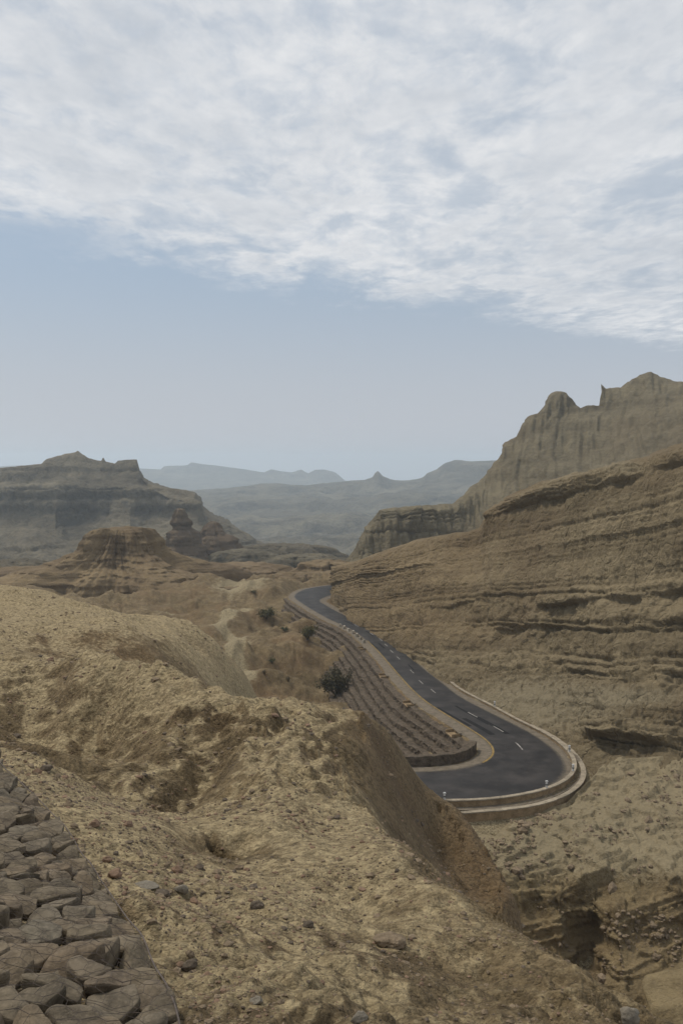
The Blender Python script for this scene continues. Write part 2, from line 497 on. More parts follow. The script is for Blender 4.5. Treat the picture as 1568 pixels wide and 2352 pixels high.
# beyond: terraces of clay beside the road
V((220, 630, 205), (250, 610, 228), (280, 625, 207), (310, 640, 192), (240, 650, 182), (300, 648, 183), (270, 670, 168), (300, 690, 158), (330, 690, 160), (345, 700, 150),
  (237, 668, 164), (240, 592, 262), (100, 606, 238), (190, 612, 225), (30, 590, 260), (215, 572, 325), (330, 572, 330), (280, 578, 315), (150, 588, 280))
Hd((300, 130, -9), (360, 120, -6), (200, 150, -6), (100, 160, -6), (0, 180, -6), (0, 400, -32), (100, 420, -32), (300, 420, -30), (-150, 300, -18), (500, 420, -26), (-150, 180, -6))
# valley floor and the rise on the right
Hd((-150, 700, -66), (100, 700, -66), (341, 700, -62), (600, 700, -50), (341, 1200, -122), (0, 1200, -122), (800, 1200, -115), (341, 3000, -170), (-200, 3000, -170), (900, 3000, -170), (341, 8600, -260), (-200, 8600, -260), (900, 8600, -260))
Hd((420, 260, -8), (520, 200, -6), (560, 140, -5), (600, 160, -4), (682, 120, -3), (800, 110, 0), (700, 300, -6), (800, 200, 0), (620, 105, -2))
# below the bend
V((522, 826, 80), (600, 850, 75), (609, 879, 71.5), (682, 826, 77), (682, 868, 69), (560, 868, 73), (540, 900, 70), (565, 957, 65), (640, 930, 66), (600, 990, 60), (682, 1010, 54), (590, 912, 69.0), (682, 905, 66))
Hd((500, 50, -4), (450, 62, -4), (600, 42, 0), (700, 40, 3), (800, 70, 4), (470, 75, -2), (400, 78, -3))
V((610, 790, 84), (682, 780, 86), (640, 760, 89))

# under the viewer
Hd((-220, 2.6, 29.9), (100, 2.6, 29.9), (341, 2.6, 29.8), (600, 2.6, 29.4), (900, 2.6, 28.6), (800, 4.5, 27.5), (900, 7, 24), (900, 12, 18), (-220, 4.2, 29.4), (-220, 9, 28.2), (700, 4.6, 28.3), (900, 25, 10), (900, 45, 6))
C = np.array(CTRL)
ca, cb = 2.0 * C[:, 0] / C[:, 1], np.log(C[:, 1])


def tps_u(r2): return np.where(r2 > 1e-12, r2 * np.log(np.maximum(r2, 1e-12)), 0)


nC = len(C)
K = tps_u((ca[:, None] - ca[None]) ** 2 + (cb[:, None] - cb[None]) ** 2) + np.eye(nC) * 2e-4
A_ = np.zeros((nC + 3, nC + 3)); A_[:nC, :nC] = K
A_[:nC, nC:] = np.c_[np.ones(nC), ca, cb]; A_[nC:, :nC] = A_[:nC, nC:].T
TW = np.linalg.solve(A_, np.r_[C[:, 2], 0, 0, 0])


def base_height(X, Y):
    a, b = 2.0 * X / Y, np.log(Y)
    sh = a.shape; a = a.ravel(); b = b.ravel()
    out = np.empty(a.size)
    for i in range(0, a.size, 40000):
        s = slice(i, i + 40000)
        r2 = (a[s, None] - ca[None]) ** 2 + (b[s, None] - cb[None]) ** 2
        out[s] = tps_u(r2) @ TW[:nC] + TW[nC] + TW[nC + 1] * a[s] + TW[nC + 2] * b[s]
    return out.reshape(sh)


def steps(segs):
    y = []
    for a, b, r in segs:
        n = int(math.log(b / a) / r)
        y.append(a * np.exp(np.linspace(0, math.log(b / a), n, endpoint=False)))
    return np.concatenate(y + [[segs[-1][1]]])


GY = steps([(2.6, 5, 0.005), (5, 14, 0.0035), (14, 36, 0.0037), (36, 120, 0.0047), (120, 420, 0.006), (420, 8600, 0.02)])
GT = np.concatenate([np.linspace(-0.62, -0.40, 32, endpoint=False), np.linspace(-0.40, 0.40, 436, endpoint=False), np.linspace(0.40, 0.62, 32)])
NY, NX = len(GY), len(GT)
gY = np.repeat(GY[:, None], NX, 1)
gX = gY * GT[None]


def coarse_base():
    iy = np.unique(np.r_[np.arange(0, NY, 3), NY - 1]); ix = np.unique(np.r_[np.arange(0, NX, 3), NX - 1])
    hb = base_height(gX[np.ix_(iy, ix)], gY[np.ix_(iy, ix)])
    t = np.stack([np.interp(np.arange(NX), ix, r) for r in hb])
    return np.stack([np.interp(np.arange(NY), iy, t[:, j]) for j in range(NX)], 1)


H0 = coarse_base()
sp = gY * 0.0042                                    # local grid spacing
warp1 = perlin2(gX * 0.21, gY * 0.21, 1); warp2 = perlin2(gX * 0.21, gY * 0.21, 2)
wx, wy = gX + 1.1 * warp1, gY + 1.1 * warp2
det = np.zeros_like(H0)
rough = np.clip(0.62 + 0.9 * perlin2(gX * 0.13, gY * 0.13, 9) + 0.5 * perlin2(gX * 0.5, gY * 0.5, 10), 0.18, 1.4)
# where the stone pitching lies (its right border, by depth) the earth below is even
BORDER = np.array([[float(q) for q in at(u, v, Y)[:2]] for u, v, Y in ((186, 1060, 4.2), (174, 1024, 4.6), (139, 948, 6.0), (108, 895, 7.4), (74, 848, 8.9), (45, 812, 10.1), (16, 783, 11.2), (-8, 772, 12.2))])
def border_x(y): return np.interp(y, BORDER[:, 1], BORDER[:, 0])
pitched = np.where(gY < 12.6, smoothstep(0.12, -0.1, gX - border_x(gY)), 0)
gentle = 1 - 0.9 * pitched
gdy = np.gradient(H0, axis=0) / np.gradient(gY, axis=0); gdx = np.gradient(H0, axis=1) / np.gradient(gX, axis=1)
gl = np.hypot(gdx, gdy) + 1e-6
gux, guy = gdx / gl, gdy / gl
steepn = smoothstep(0.25, 0.9, gl)
lam, k = 30.0, 0
while lam > 0.045:
    w = smoothstep(1.6, 3.6, lam / sp) * (1 - smoothstep(0.30, 0.9, lam / gY))
    n = perlin2(wx / lam, wy / lam, 20 + k)
    if lam > 2.2:
        n = n if k % 3 != 1 else (0.45 - 1.6 * np.abs(n))
        amp = 0.105 * lam ** 0.92 * (1 - 0.72 * (1 - smoothstep(60, 110, gY))) * (1 + 0.7 * smoothstep(120, 150, gY))
    else:                                              # clods: rounded tops, creased joints
        n = (1.9 * np.abs(n) - 0.5) if k % 2 else n
        amp = (0.13 if lam > 0.6 else 0.18) * lam ** 0.95 * rough
    det += w * amp * n * gentle / (1 + (0.9 * gl) ** 2 * (lam < 2.2))
    lam /= 1.75; k += 1
# rills that run down the fall of the slope, not where the fall turns round
dvg = np.gradient(gux, axis=1) / np.gradient(gX, axis=1) + np.gradient(guy, axis=0) / np.gradient(gY, axis=0)
nr = int(np.searchsorted(GY, 330))
for j, (lam, amp) in enumerate(((14.0, 1.7), (5.0, 0.6), (2.2, 0.26), (0.9, 0.05))):
    acc = 0; px, py = gX[:nr].copy(), gY[:nr].copy()
    for q in range(7):
        acc = acc + perlin2(px / lam, py / lam, 90 + j)
        px = px + gux[:nr] * lam * 0.55; py = py + guy[:nr] * lam * 0.55
    acc = acc / 7 * 2.0
    w = smoothstep(1.6, 3.6, lam / sp[:nr]) * (1 - smoothstep(0.30, 0.9, lam / gY[:nr]))
    if lam > 10: w = w * smoothstep(110, 170, gY[:nr])
    w = w / (1 + (1.3 * dvg[:nr] * lam) ** 2)
    det[:nr] += w * amp * (0.35 - 1.7 * np.abs(acc)) * (0.25 + steepn[:nr] + 0.7 * smoothstep(115, 145, gY[:nr])) * (1 - 0.9 * smoothstep(0.7, 1.3, gl[:nr]) * (gY[:nr] < 60)) * (0.3 + 0.7 * smoothstep(12, 24, gY[:nr])) * gentle[:nr]
# deep creases and hollows worn into the near ridge
def crease(pts, wid, dep):
    P = np.array([[float(q) for q in at(u, v, Y)[:2]] for u, v, Y in pts]); P = resample(P, 40)
    i0, i1 = np.searchsorted(GY, [P[:, 1].min() - 4 * wid, P[:, 1].max() + 4 * wid])
    xs, ys = gX[i0:i1] + 0.25 * wid * perlin2(gX[i0:i1] / wid, gY[i0:i1] / wid, 61), gY[i0:i1]
    d = np.full(xs.shape, 1e9); tt = np.zeros(xs.shape)
    for k_, p in enumerate(P):
        q = np.hypot(xs - p[0], ys - p[1]); m_ = q < d; d[m_] = q[m_]; tt[m_] = k_ / 39
    det[i0:i1] -= dep * np.exp(-(d / wid) ** 2) * (0.35 + 0.65 * np.sin(np.clip(tt, 0, 1) * math.pi))
crease([(214, 714, 22), (204, 740, 19.5), (190, 768, 17.5), (168, 800, 15.5)], 0.75, 0.85)
crease([(152, 690, 25), (140, 725, 22.5), (120, 760, 19.5)], 0.9, 0.5)
crease([(110, 690, 26), (98, 720, 24), (88, 745, 21.5)], 0.8, 0.75)
crease([(226, 850, 12.0), (236, 846, 12.1)], 0.55, 0.55)
crease([(296, 872, 10.2), (350, 905, 9.2), (420, 925, 8.8)], 0.8, 0.22)
crease([(330, 800, 16.5), (355, 820, 15)], 0.9, 0.5)
crease([(470, 930, 10.2), (440, 900, 10.8)], 0.5, 0.22)
crease([(40, 680, 29), (30, 720, 25), (20, 745, 21)], 1.0, 0.8)
# tilted hard beds that stand out below the bend
bedm = np.exp(-(((gX - 26) / 22) ** 2 + ((gY - 72) / 17) ** 2)) * smoothstep(48, 56, gY)
bq = (H0 + 0.16 * gX - 0.10 * gY + 0.9 * perlin2(gX / 9, gY / 9, 55) + 0.35 * perlin2(gX / 2.5, gY / 2.5, 56))
for per, a in ((2.3, 0.75), (0.85, 0.3)):
    fr = (bq / per) % 1.0
    det += bedm * 1.7 * a * (smoothstep(0, 0.16, fr) * (1 - smoothstep(0.55, 1.0, fr)) - 0.4)
det += bedm * 0.8 * (0.3 - 1.6 * np.abs(perlin2(gX / 6, gY / 6, 58)))
far_damp = 1 - 0.3 * smoothstep(300, 900, gY)
H = H0 + det * far_damp - 0.06 * pitched
# far valley floor: broken badland benches
fb = sum(perlin2(gX / l, gY / l, 60 + i) * l for i, l in enumerate((700, 330, 150, 70)))
H += smoothstep(450, 900, gY) * fb * 0.05

SDm = np.full(H.shape, 1e3); ZRm = np.zeros(H.shape)
rows = (GY > 62) & (GY < 330)
d_, z_ = road_sd(gX[rows], gY[rows])
SDm[rows] = d_; ZRm[rows] = z_
wob = perlin2(gX * 0.3, gY * 0.3, 31) * 0.5
dL = np.full(H.shape, 1e3); dR = np.full(H.shape, 1e3)
rr_ = (GY > 62) & (GY < 300)
for i in range(0, NR, 3):
    dL[rr_] = np.minimum(dL[rr_], np.hypot(gX[rr_] - EL[i, 0], gY[rr_] - EL[i, 1])); dR[rr_] = np.minimum(dR[rr_], np.hypot(gX[rr_] - ER[i, 0], gY[rr_] - ER[i, 1]))
lowb = ZRm - 0.12 - np.maximum(0, SDm - 2.4) * 0.72 - np.where(dL < dR, 0.8, 0.0) * smoothstep(1.7, 2.3, SDm) + np.where(SDm > 2.5, wob * 0.4, 0)
cut = ZRm - 0.06 + np.maximum(0, SDm - 1.6) * 0.9 + np.where(SDm > 1.8, wob * 0.4, 0)
Hr = np.clip(H, lowb, np.maximum(cut, lowb))
outer = (dR < dL) & (SDm > 1.4) & (gY < 112)
lim = ZRm - 0.75 - 0.55 * smoothstep(2.2, 4.0, SDm) + 0.10 * np.maximum(0, SDm - 5.5) + np.where(SDm > 4.5, wob * 0.5, 0)
lim = np.where(gX > 24, lim + 0.35 * np.maximum(0, SDm - 5) * smoothstep(24, 32, gX), lim)
Hr = np.where(outer, np.minimum(Hr, lim), Hr)
H = np.where(SDm < 40, Hr, H)
H = np.where(SDm < 0.25, ZRm - 0.22, H)
H -= 6.5 * smoothstep(26, 50, gY) * (1 - smoothstep(77, 80.5, gY)) * smoothstep(1, 6, gX) * smoothstep(3.8, 5.5, SDm)
H -= 2.0 * smoothstep(26, 30, gX) * smoothstep(78, 82, gY) * (1 - smoothstep(96, 100, gY))


def ground_z(x, y):
    """level of the finished ground (bilinear in the sheet's own grid)"""
    x = np.asarray(x, float); y = np.asarray(y, float)
    fy = np.interp(y, GY, np.arange(NY)); fx = np.interp(x / y, GT, np.arange(NX))
    i = np.clip(fy.astype(int), 0, NY - 2); j = np.clip(fx.astype(int), 0, NX - 2)
    a, b = fy - i, fx - j
    return (H[i, j] * (1 - a) * (1 - b) + H[i + 1, j] * a * (1 - b) + H[i, j + 1] * (1 - a) * b + H[i + 1, j + 1] * a * b)


# where loose sand lies, where the pale beds are, where dark clay and painted shade lie
def slope_of(Hh):
    dY = np.gradient(Hh, axis=0) / np.gradient(gY, axis=0)
    dX = np.gradient(Hh, axis=1) / np.gradient(gX, axis=1)
    return np.hypot(dX, dY)


def blur(a, n):
    k = np.ones(2 * n + 1) / (2 * n + 1)
    p = np.pad(a, n, mode='edge')
    p = np.apply_along_axis(lambda r: np.convolve(r, k, 'valid'), 1, p)
    return np.apply_along_axis(lambda r: np.convolve(r, k, 'valid'), 0, p)


sl = slope_of(blur(H, 2))
sand = 1.05 - smoothstep(0.12, 0.75, sl)
sand *= 1 - 0.65 * smoothstep(100, 150, gY)
sand *= 0.8 + 0.55 * perlin2(gX / (2 + gY * 0.12), gY / (2 + gY * 0.12), 77)
sand = sand * 0.8
for u, v, Y, rx, ry, a in ((60, 605, 62, 16, 18, 0.95), (150, 615, 58, 10, 11, 0.9), (-60, 605, 62, 18, 18, 0.9), (215, 690, 25.5, 3, 2.0, 0.6), (280, 705, 25, 3.5, 2.2, 0.6), (130, 655, 28, 3.0, 2.5, 0.5),
                           (60, 790, 13, 1.2, 3.5, 0.7), (120, 830, 10.3, 0.7, 2.2, 0.7), (160, 880, 8, 0.5, 1.3, 0.6), (250, 985, 6.2, 0.9, 0.8, 0.5), (300, 905, 8.8, 1.0, 0.9, 0.45), (330, 1000, 5.8, 0.7, 0.5, 0.35),
                           (390, 850, 13.5, 1.3, 2.0, 0.5), (330, 790, 17.5, 1.5, 2.0, 0.4), (470, 930, 10.3, 0.7, 1.0, 0.35)):
    x_, y_, _z = at(u, v, Y)
    sand += a * np.exp(-(((gX - x_) / rx) ** 2 + ((gY - Y) / ry) ** 2))
sand *= 1 - smoothstep(260, 420, gY)
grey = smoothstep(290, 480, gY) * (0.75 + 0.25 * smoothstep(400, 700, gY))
pale = np.zeros_like(H)
def blob(x, y, rx, ry, v=1.0): return v * np.exp(-(((gX - x) / rx) ** 2 + ((gY - y) / ry) ** 2))
pale += blob(20, 76, 26, 9, 0.9) + blob(32, 92, 12, 14, 0.7)
pale += blob(*[float(q) for q in at(240, 592, 262)[:2]], 9, 12, 1.1) + blob(*[float(q) for q in at(180, 612, 225)[:2]], 10, 10, 0.6)
stream = np.abs(gX - 2.2 * perlin2(gY / 13, gY * 0, 5) - np.interp(gY, [130, 164, 182, 205, 228, 262], [-14, -19, -20, -28, -24, -29]))
pale += 1.5 * np.exp(-(stream / 1.9) ** 2) * smoothstep(140, 160, gY) * (1 - smoothstep(215, 240, gY))
pale *= smoothstep(40, 60, gY)
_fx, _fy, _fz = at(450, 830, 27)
face = np.exp(-(((gX - _fx) / 2.6) ** 2 + ((gY - _fy) / 3.6) ** 2)) + np.exp(-(((gX - 1.6) / 1.5) ** 2 + ((gY - 25) / 2.5) ** 2)) * 0.7  # steep ridge face: brown clay, with its shade painted into the colour too
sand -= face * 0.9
crust_and_shade = 0.9 * np.clip(face, 0, 1) + np.clip(perlin2(gX * 0.35, gY * 0.35, 71) * 1.6 - 0.1, 0, 1) * smoothstep(0.35, 0.8, sl) * (1 - smoothstep(60, 120, gY)) * 0.8
gme = mesh_np('ground', np.stack([gX, gY, H], 2), grid_faces(NY, NX), M_GROUND)
attr(gme, 'sand', np.clip(sand, 0, 1)); attr(gme, 'pale', np.clip(pale, 0, 1)); attr(gme, 'crust_and_shade', crust_and_shade); attr(gme, 'grey', grey)
ground = link('ground', gme, kind='structure')


# ------------------------------------------------------------------ cliffs, mesas, ranges
def patch(name, rows, nu, nv, mat, bed, a_bed, flute, a_flute, a_noise, l_noise, tilt=(0, 0), vpow=1.0, seed=0, u_range=None, back=None, ledges=(), a_hi=1.0, beds=None, spall=0.0, bed_mask=None, fl_sign=1.0, noise_mask=None, fade_w=0.06):
    """a rock face lofted through rows of (drawing x, drawing y, depth), then broken up by beds, flutes and noise along its normal"""
    x0 = max(r[0][0] for r in rows) if u_range is None else u_range[0]
    x1 = min(r[-1][0] for r in rows) if u_range is None else u_range[1]
    dx = np.linspace(x0, x1, nu)
    R = []
    for r in rows:
        r = np.array(r, float)
        dy = np.interp(dx, r[:, 0], r[:, 1]); Yd = np.interp(dx, r[:, 0], r[:, 2])
        X, Y, Z = at(dx * D2P, dy * D2P, Yd)
        R.append(np.stack([X, Y, Z], 1))
    R = np.array(R)                                        # rows, nu, 3
    seg = np.linalg.norm(np.diff(R, axis=0), axis=2).mean(1)
    if back: seg = seg * np.array([1.0] * (len(seg) - back) + [0.25] * back)
    t = np.concatenate([[0], np.cumsum(seg)]); t /= t[-1]
    q = np.linspace(0, 1, nv)
    S = pchip(t, R.reshape(len(rows), -1), q).reshape(nv, nu, 3)
    dU = np.gradient(S, axis=1); dV = np.gradient(S, axis=0)
    N = np.cross(dU, dV); N /= np.maximum(np.linalg.norm(N, axis=2), 1e-9)[..., None]
    N = blur3(N, 2)
    X, Y, Z = S[..., 0], S[..., 1], S[..., 2]
    low = perlin3(X / (bed * 9), Y / (bed * 9), Z / (bed * 9), seed + 1)
    zz = (Z + tilt[0] * X + tilt[1] * Y + low * bed * (0.9 if beds is None else 0.3)) / bed
    small = perlin3(X / (bed * 2.2), Y / (bed * 2.2), Z / (bed * 2.2), seed + 2)
    if beds is not None:
        # beds of uneven thickness, each standing out or worn back, with a notch at every joint
        rb = np.random.default_rng(seed + 77)
        zm = zz * bed
        th = np.where(rb.random(400) < 0.3, rb.uniform(2.0, 4.5, 400), rb.uniform(0.35, 1.2, 400)) * beds
        zb = zm.min() - 1 + np.cumsum(th); pr = rb.normal(0, 0.7, 400); notch = rb.uniform(0.15, 1.0, 400)
        wobz = zm + 0.14 * beds * small + 0.1 * beds * perlin3(X / (0.9 * bed), Y / (0.9 * bed), Z / (0.9 * bed), seed + 11)
        ib = np.clip(np.searchsorted(zb, wobz), 1, 398)
        lo_, hi_ = zb[ib - 1], zb[ib]
        tt = (wobz - lo_) / (hi_ - lo_)
        e0 = np.minimum(wobz - lo_, hi_ - wobz)
        local = 0.75 + 0.75 * perlin3(X / (bed * 9) + ib * 3.7, Y / (bed * 9), ib * 1.3, seed + 12)
        b = pr[ib] * local + 0.22 * np.sin(np.pi * np.clip(tt, 0, 1)) - notch[ib] * 0.9 * np.exp(-(e0 / (0.24 * beds)) ** 2) * np.clip(local * 1.3, 0, 1.2)
    else:
      b = 0
      for i, (f, a) in enumerate(((0.33, 0.9), (1.0, 0.7), (2.3, 0.42 * a_hi), (5.1, 0.2 * a_hi))):
          b = b + a * np.tanh(3.2 * perlin3(X / (bed * 14 / f), Y / (bed * 14 / f), zz * f + small * 0.12, seed + 5 + i))
    steep = np.clip(1 - np.abs(N[..., 2]), 0, 1)
    s_al = np.concatenate([[0], np.cumsum(np.linalg.norm(np.diff(S[nv // 2], axis=0), axis=1))])[None] + 0 * X
    fl = 0
    for i, (f, a) in enumerate(((0.4, 0.7), (1.0, 0.8), (2.3, 0.65), (4.7, 0.42))):
        p = perlin3(s_al / flute * f + low * 0.8, Z / flute * f * 0.16, small * 0.4 + i, seed + 20 + i)
        fl = fl + fl_sign * a * (0.5 - 1.5 * np.abs(p))
    nn, l, a = 0, l_noise, 1.0
    for i in range(6):
        nn = nn + a * perlin3(X / l, Y / l, Z / l, seed + 40 + i); l /= 1.9; a *= 0.58
    if spall:                                              # flat slabs come away in steps
        sq = nn * 2.6; fr = sq - np.floor(sq)
        nn = nn + spall * ((np.floor(sq) + smoothstep(0.4, 0.6, fr)) / 2.6 - nn)
    if noise_mask is not None: nn = nn * noise_mask(*[q_ / D2P for q_ in project(X, Y, Z)])
    fade = smoothstep(0, fade_w, q)[:, None]
    d = (b * a_bed * (0.25 + 0.8 * steep) + fl * a_flute * (0.2 + steep) + nn * a_noise) * fade
    if back: d = d * (1 - 0.7 * np.exp(-((q - t[-1 - back]) / 0.045) ** 2))[:, None]
    if bed_mask is not None: d = d + (bed_mask(*[q / D2P for q in project(X, Y, Z)]) - 1) * b * a_bed * (0.25 + 0.9 * steep) * fade
    if ledges:
        pu, pv = project(X, Y, Z); pv = pv / D2P
        for pts, amp, wid in ledges:
            pts = np.array(pts, float)
            ly = np.interp(dx, pts[:, 0], pts[:, 1])[None] + 4 * small + 4 * perlin2(dx / 47, dx * 0 + amp * 7, seed)[None] + 2 * perlin2(dx / 13, dx * 0 + amp * 7, seed)[None]
            env = smoothstep(pts[0, 0], pts[0, 0] + 40, dx) * (1 - smoothstep(pts[-1, 0] - 40, pts[-1, 0], dx)) * np.clip(0.8 + 1.0 * perlin2(dx / 70, dx * 0 + amp * 5, seed + 3), 0, 1.4)
            e = (pv - ly) / wid                       # above the line negative
            prof = np.where(e < 0, 0.75 * np.exp(-(e / 2.6) ** 2), 0.75 - 1.6 * smoothstep(0, 0.35, e)) * np.where(e < 0, 1, np.exp(-np.maximum(e, 0) / 2.2))
            d = d + amp * env[None] * prof
    S = S + N * d[..., None]
    return mesh_np(name, S, grid_faces(nv, nu), mat), S


def blur3(N, n):
    return np.stack([blur(N[..., k], n) for k in range(3)], 2)


# brown bedded cliff above the road
cliff_rows = [
    [(760, 1400, 240), (800, 1450, 205), (900, 1500, 172), (1000, 1560, 142), (1100, 1640, 122), (1200, 1700, 110), (1300, 1745, 100), (1380, 1790, 93), (1568, 1800, 88), (1900, 1850, 80)],
    [(760, 1368, 243), (800, 1412, 209), (900, 1460, 176), (1000, 1520, 148), (1100, 1600, 127), (1200, 1660, 114), (1300, 1700, 105), (1400, 1725, 97), (1568, 1725, 92), (1900, 1740, 84)],
    [(760, 1355, 244), (800, 1385, 212), (900, 1425, 180), (1000, 1475, 154), (1100, 1530, 136), (1200, 1575, 124), (1300, 1625, 113), (1400, 1690, 98), (1568, 1688, 93.5), (1900, 1690, 86)],
    [(760, 1345, 245), (800, 1370, 214), (900, 1400, 183), (1000, 1440, 158), (1100, 1480, 142), (1200, 1510, 131), (1300, 1540, 121), (1400, 1590, 104), (1568, 1590, 97), (1900, 1590, 89)],
    [(760, 1335, 246), (800, 1355, 217), (900, 1375, 187), (1000, 1400, 163), (1100, 1430, 147), (1200, 1440, 136), (1300, 1440, 126), (1400, 1435, 112), (1568, 1430, 102), (1900, 1420, 93)],
    [(760, 1322, 247), (800, 1335, 220), (900, 1330, 190), (1000, 1340, 167), (1100, 1370, 151), (1200, 1375, 139), (1300, 1370, 128), (1400, 1360, 117), (1568, 1350, 105), (1900, 1330, 96)],
    [(760, 1310, 248), (800, 1305, 226), (870, 1285, 205), (960, 1270, 186), (1060, 1260, 171), (1105, 1255, 165), (1150, 1195, 156), (1300, 1155, 137), (1400, 1130, 124), (1568, 1095, 110), (1900, 1030, 99)],
    [(760, 1304, 250), (800, 1298, 232), (830, 1288, 226), (880, 1268, 212), (960, 1243, 194), (1050, 1225, 178), (1100, 1216, 168), (1116, 1180, 164), (1160, 1148, 157), (1230, 1118, 149), (1330, 1088, 138), (1440, 1062, 127), (1568, 1026, 115), (1700, 1000, 107), (1900, 960, 101)],
    [(760, 1304, 262), (830, 1290, 240), (960, 1246, 212), (1100, 1216, 188), (1160, 1150, 176), (1330, 1090, 156), (1568, 1028, 132), (1900, 960, 112)],
    [(760, 1330, 290), (830, 1320, 270), (960, 1290, 250), (1100, 1270, 230), (1160, 1200, 215), (1330, 1150, 195), (1568, 1080, 165), (1900, 1000, 135)]]
def cliff_beds(u, v):
    top = np.interp(u, [1000, 1160, 1330, 1568, 1900], [1290, 1160, 1125, 1055, 980])
    massive = smoothstep(0, 40, v - top) * (1 - smoothstep(1330, 1385, v)) * smoothstep(1040, 1120, u)
    return np.clip(1 - 0.72 * massive - 0.6 * smoothstep(1180, 1020, u) * smoothstep(1500, 1460, v), 0.2, 1)


me, CLIFF_S = patch('cliff', cliff_rows, 570, 350, M_CLIFF, 2.6, 0.9, 2.6, 0.5, 1.0, 7.0, (0.0, 0.19), seed=1, back=2, beds=1.0, spall=0.75, bed_mask=cliff_beds, noise_mask=lambda u, v: 0.35 + 0.65 * cliff_beds(u, v), ledges=[
    ([(1040, 1208), (1110, 1190), (1180, 1165), (1330, 1125), (1440, 1095), (1568, 1055), (1800, 990)], 0.8, 12),
    ([(1230, 1398), (1330, 1384), (1450, 1372), (1568, 1352), (1800, 1330)], 0.75, 13),
    ([(1120, 1450), (1240, 1440), (1330, 1432), (1450, 1420), (1568, 1425), (1800, 1420)], 0.5, 10),
    ([(1000, 1522), (1150, 1528), (1330, 1545), (1480, 1552), (1620, 1545)], 0.4, 8),
    ([(1330, 1690), (1420, 1692), (1500, 1700), (1700, 1700)], 1.1, 16),
    ([(900, 1400), (1000, 1395), (1100, 1378), (1200, 1390)], 0.3, 7)])
_pu, _pv = project(CLIFF_S[..., 0], CLIFF_S[..., 1], CLIFF_S[..., 2])
_pu = _pu / D2P; _pv = _pv / D2P
attr(me, 'pale', np.exp(-(((_pu - 1230) / 200) ** 2 + ((_pv - 1620) / 75) ** 2)) + 0.7 * np.exp(-(((_pu - 1480) / 130) ** 2 + ((_pv - 1600) / 22) ** 2)) + 0.7 * np.exp(-(((_pu - 1430) / 60) ** 2 + ((_pv - 1075) / 22) ** 2)))
attr(me, 'ochre', smoothstep(1250, 950, _pu) * smoothstep(1520, 1440, _pv))
link('cliff', me, kind='structure')

# broken bank that falls from the bend into the ravine
bank_rows = [
    [(1020, 1900, 82), (1200, 1874, 82.5), (1300, 1846, 84), (1350, 1795, 88), (1420, 1745, 93), (1568, 1735, 93), (1900, 1740, 88)],
    [(1020, 1930, 79), (1200, 1905, 79), (1300, 1890, 80), (1400, 1850, 83), (1568, 1830, 84), (1900, 1830, 80)],
    [(1020, 1980, 76.4), (1200, 1950, 76.5), (1300, 1945, 76.5), (1400, 1925, 77.5), (1568, 1920, 77), (1900, 1930, 72)],
    [(1020, 2030, 74.5), (1200, 2010, 73.8), (1300, 2012, 73), (1420, 1998, 73.0), (1568, 1998, 71.6), (1900, 2010, 68)],
    [(1020, 2065, 73.6), (1200, 2042, 72.8), (1290, 2048, 72.0), (1345, 2032, 72.4), (1365, 2044, 72.6), (1430, 2022, 72.2), (1568, 2014, 71), (1900, 2030, 67)],
    [(1020, 2140, 72.0), (1200, 2130, 71.4), (1290, 2125, 70.8), (1330, 2120, 72.2), (1360, 2128, 72.4), (1400, 2080, 70.2), (1450, 2100, 69.6), (1568, 2090, 69.8), (1900, 2090, 66)],
    [(1020, 2240, 69.0), (1200, 2220, 69.4), (1290, 2225, 69.4), (1335, 2240, 70.2), (1360, 2235, 70), (1420, 2190, 67.2), (1500, 2180, 68), (1568, 2185, 68), (1900, 2170, 64)],
    [(1020, 2352, 64), (1200, 2330, 65.5), (1300, 2320, 66.5), (1360, 2310, 67), (1430, 2280, 65), (1568, 2280, 64), (1900, 2290, 60)],
    [(1020, 2500, 60), (1300, 2480, 60), (1568, 2430, 58), (1900, 2420, 54)]]
me, BANK_S = patch('bank', bank_rows, 290, 260, M_BANK, 1.6, 0.55, 4.0, 0.5, 1.0, 6.0, (-0.25, 0.08), seed=14, fade_w=0.012, beds=0.55, spall=0.8)
_pu, _pv = [q / D2P for q in project(BANK_S[..., 0], BANK_S[..., 1], BANK_S[..., 2])]
attr(me, 'pale', smoothstep(2080, 1960, _pv) * 0.95); attr(me, 'ochre', smoothstep(2010, 2080, _pv) * 0.3)
link('bank', me, kind='structure')

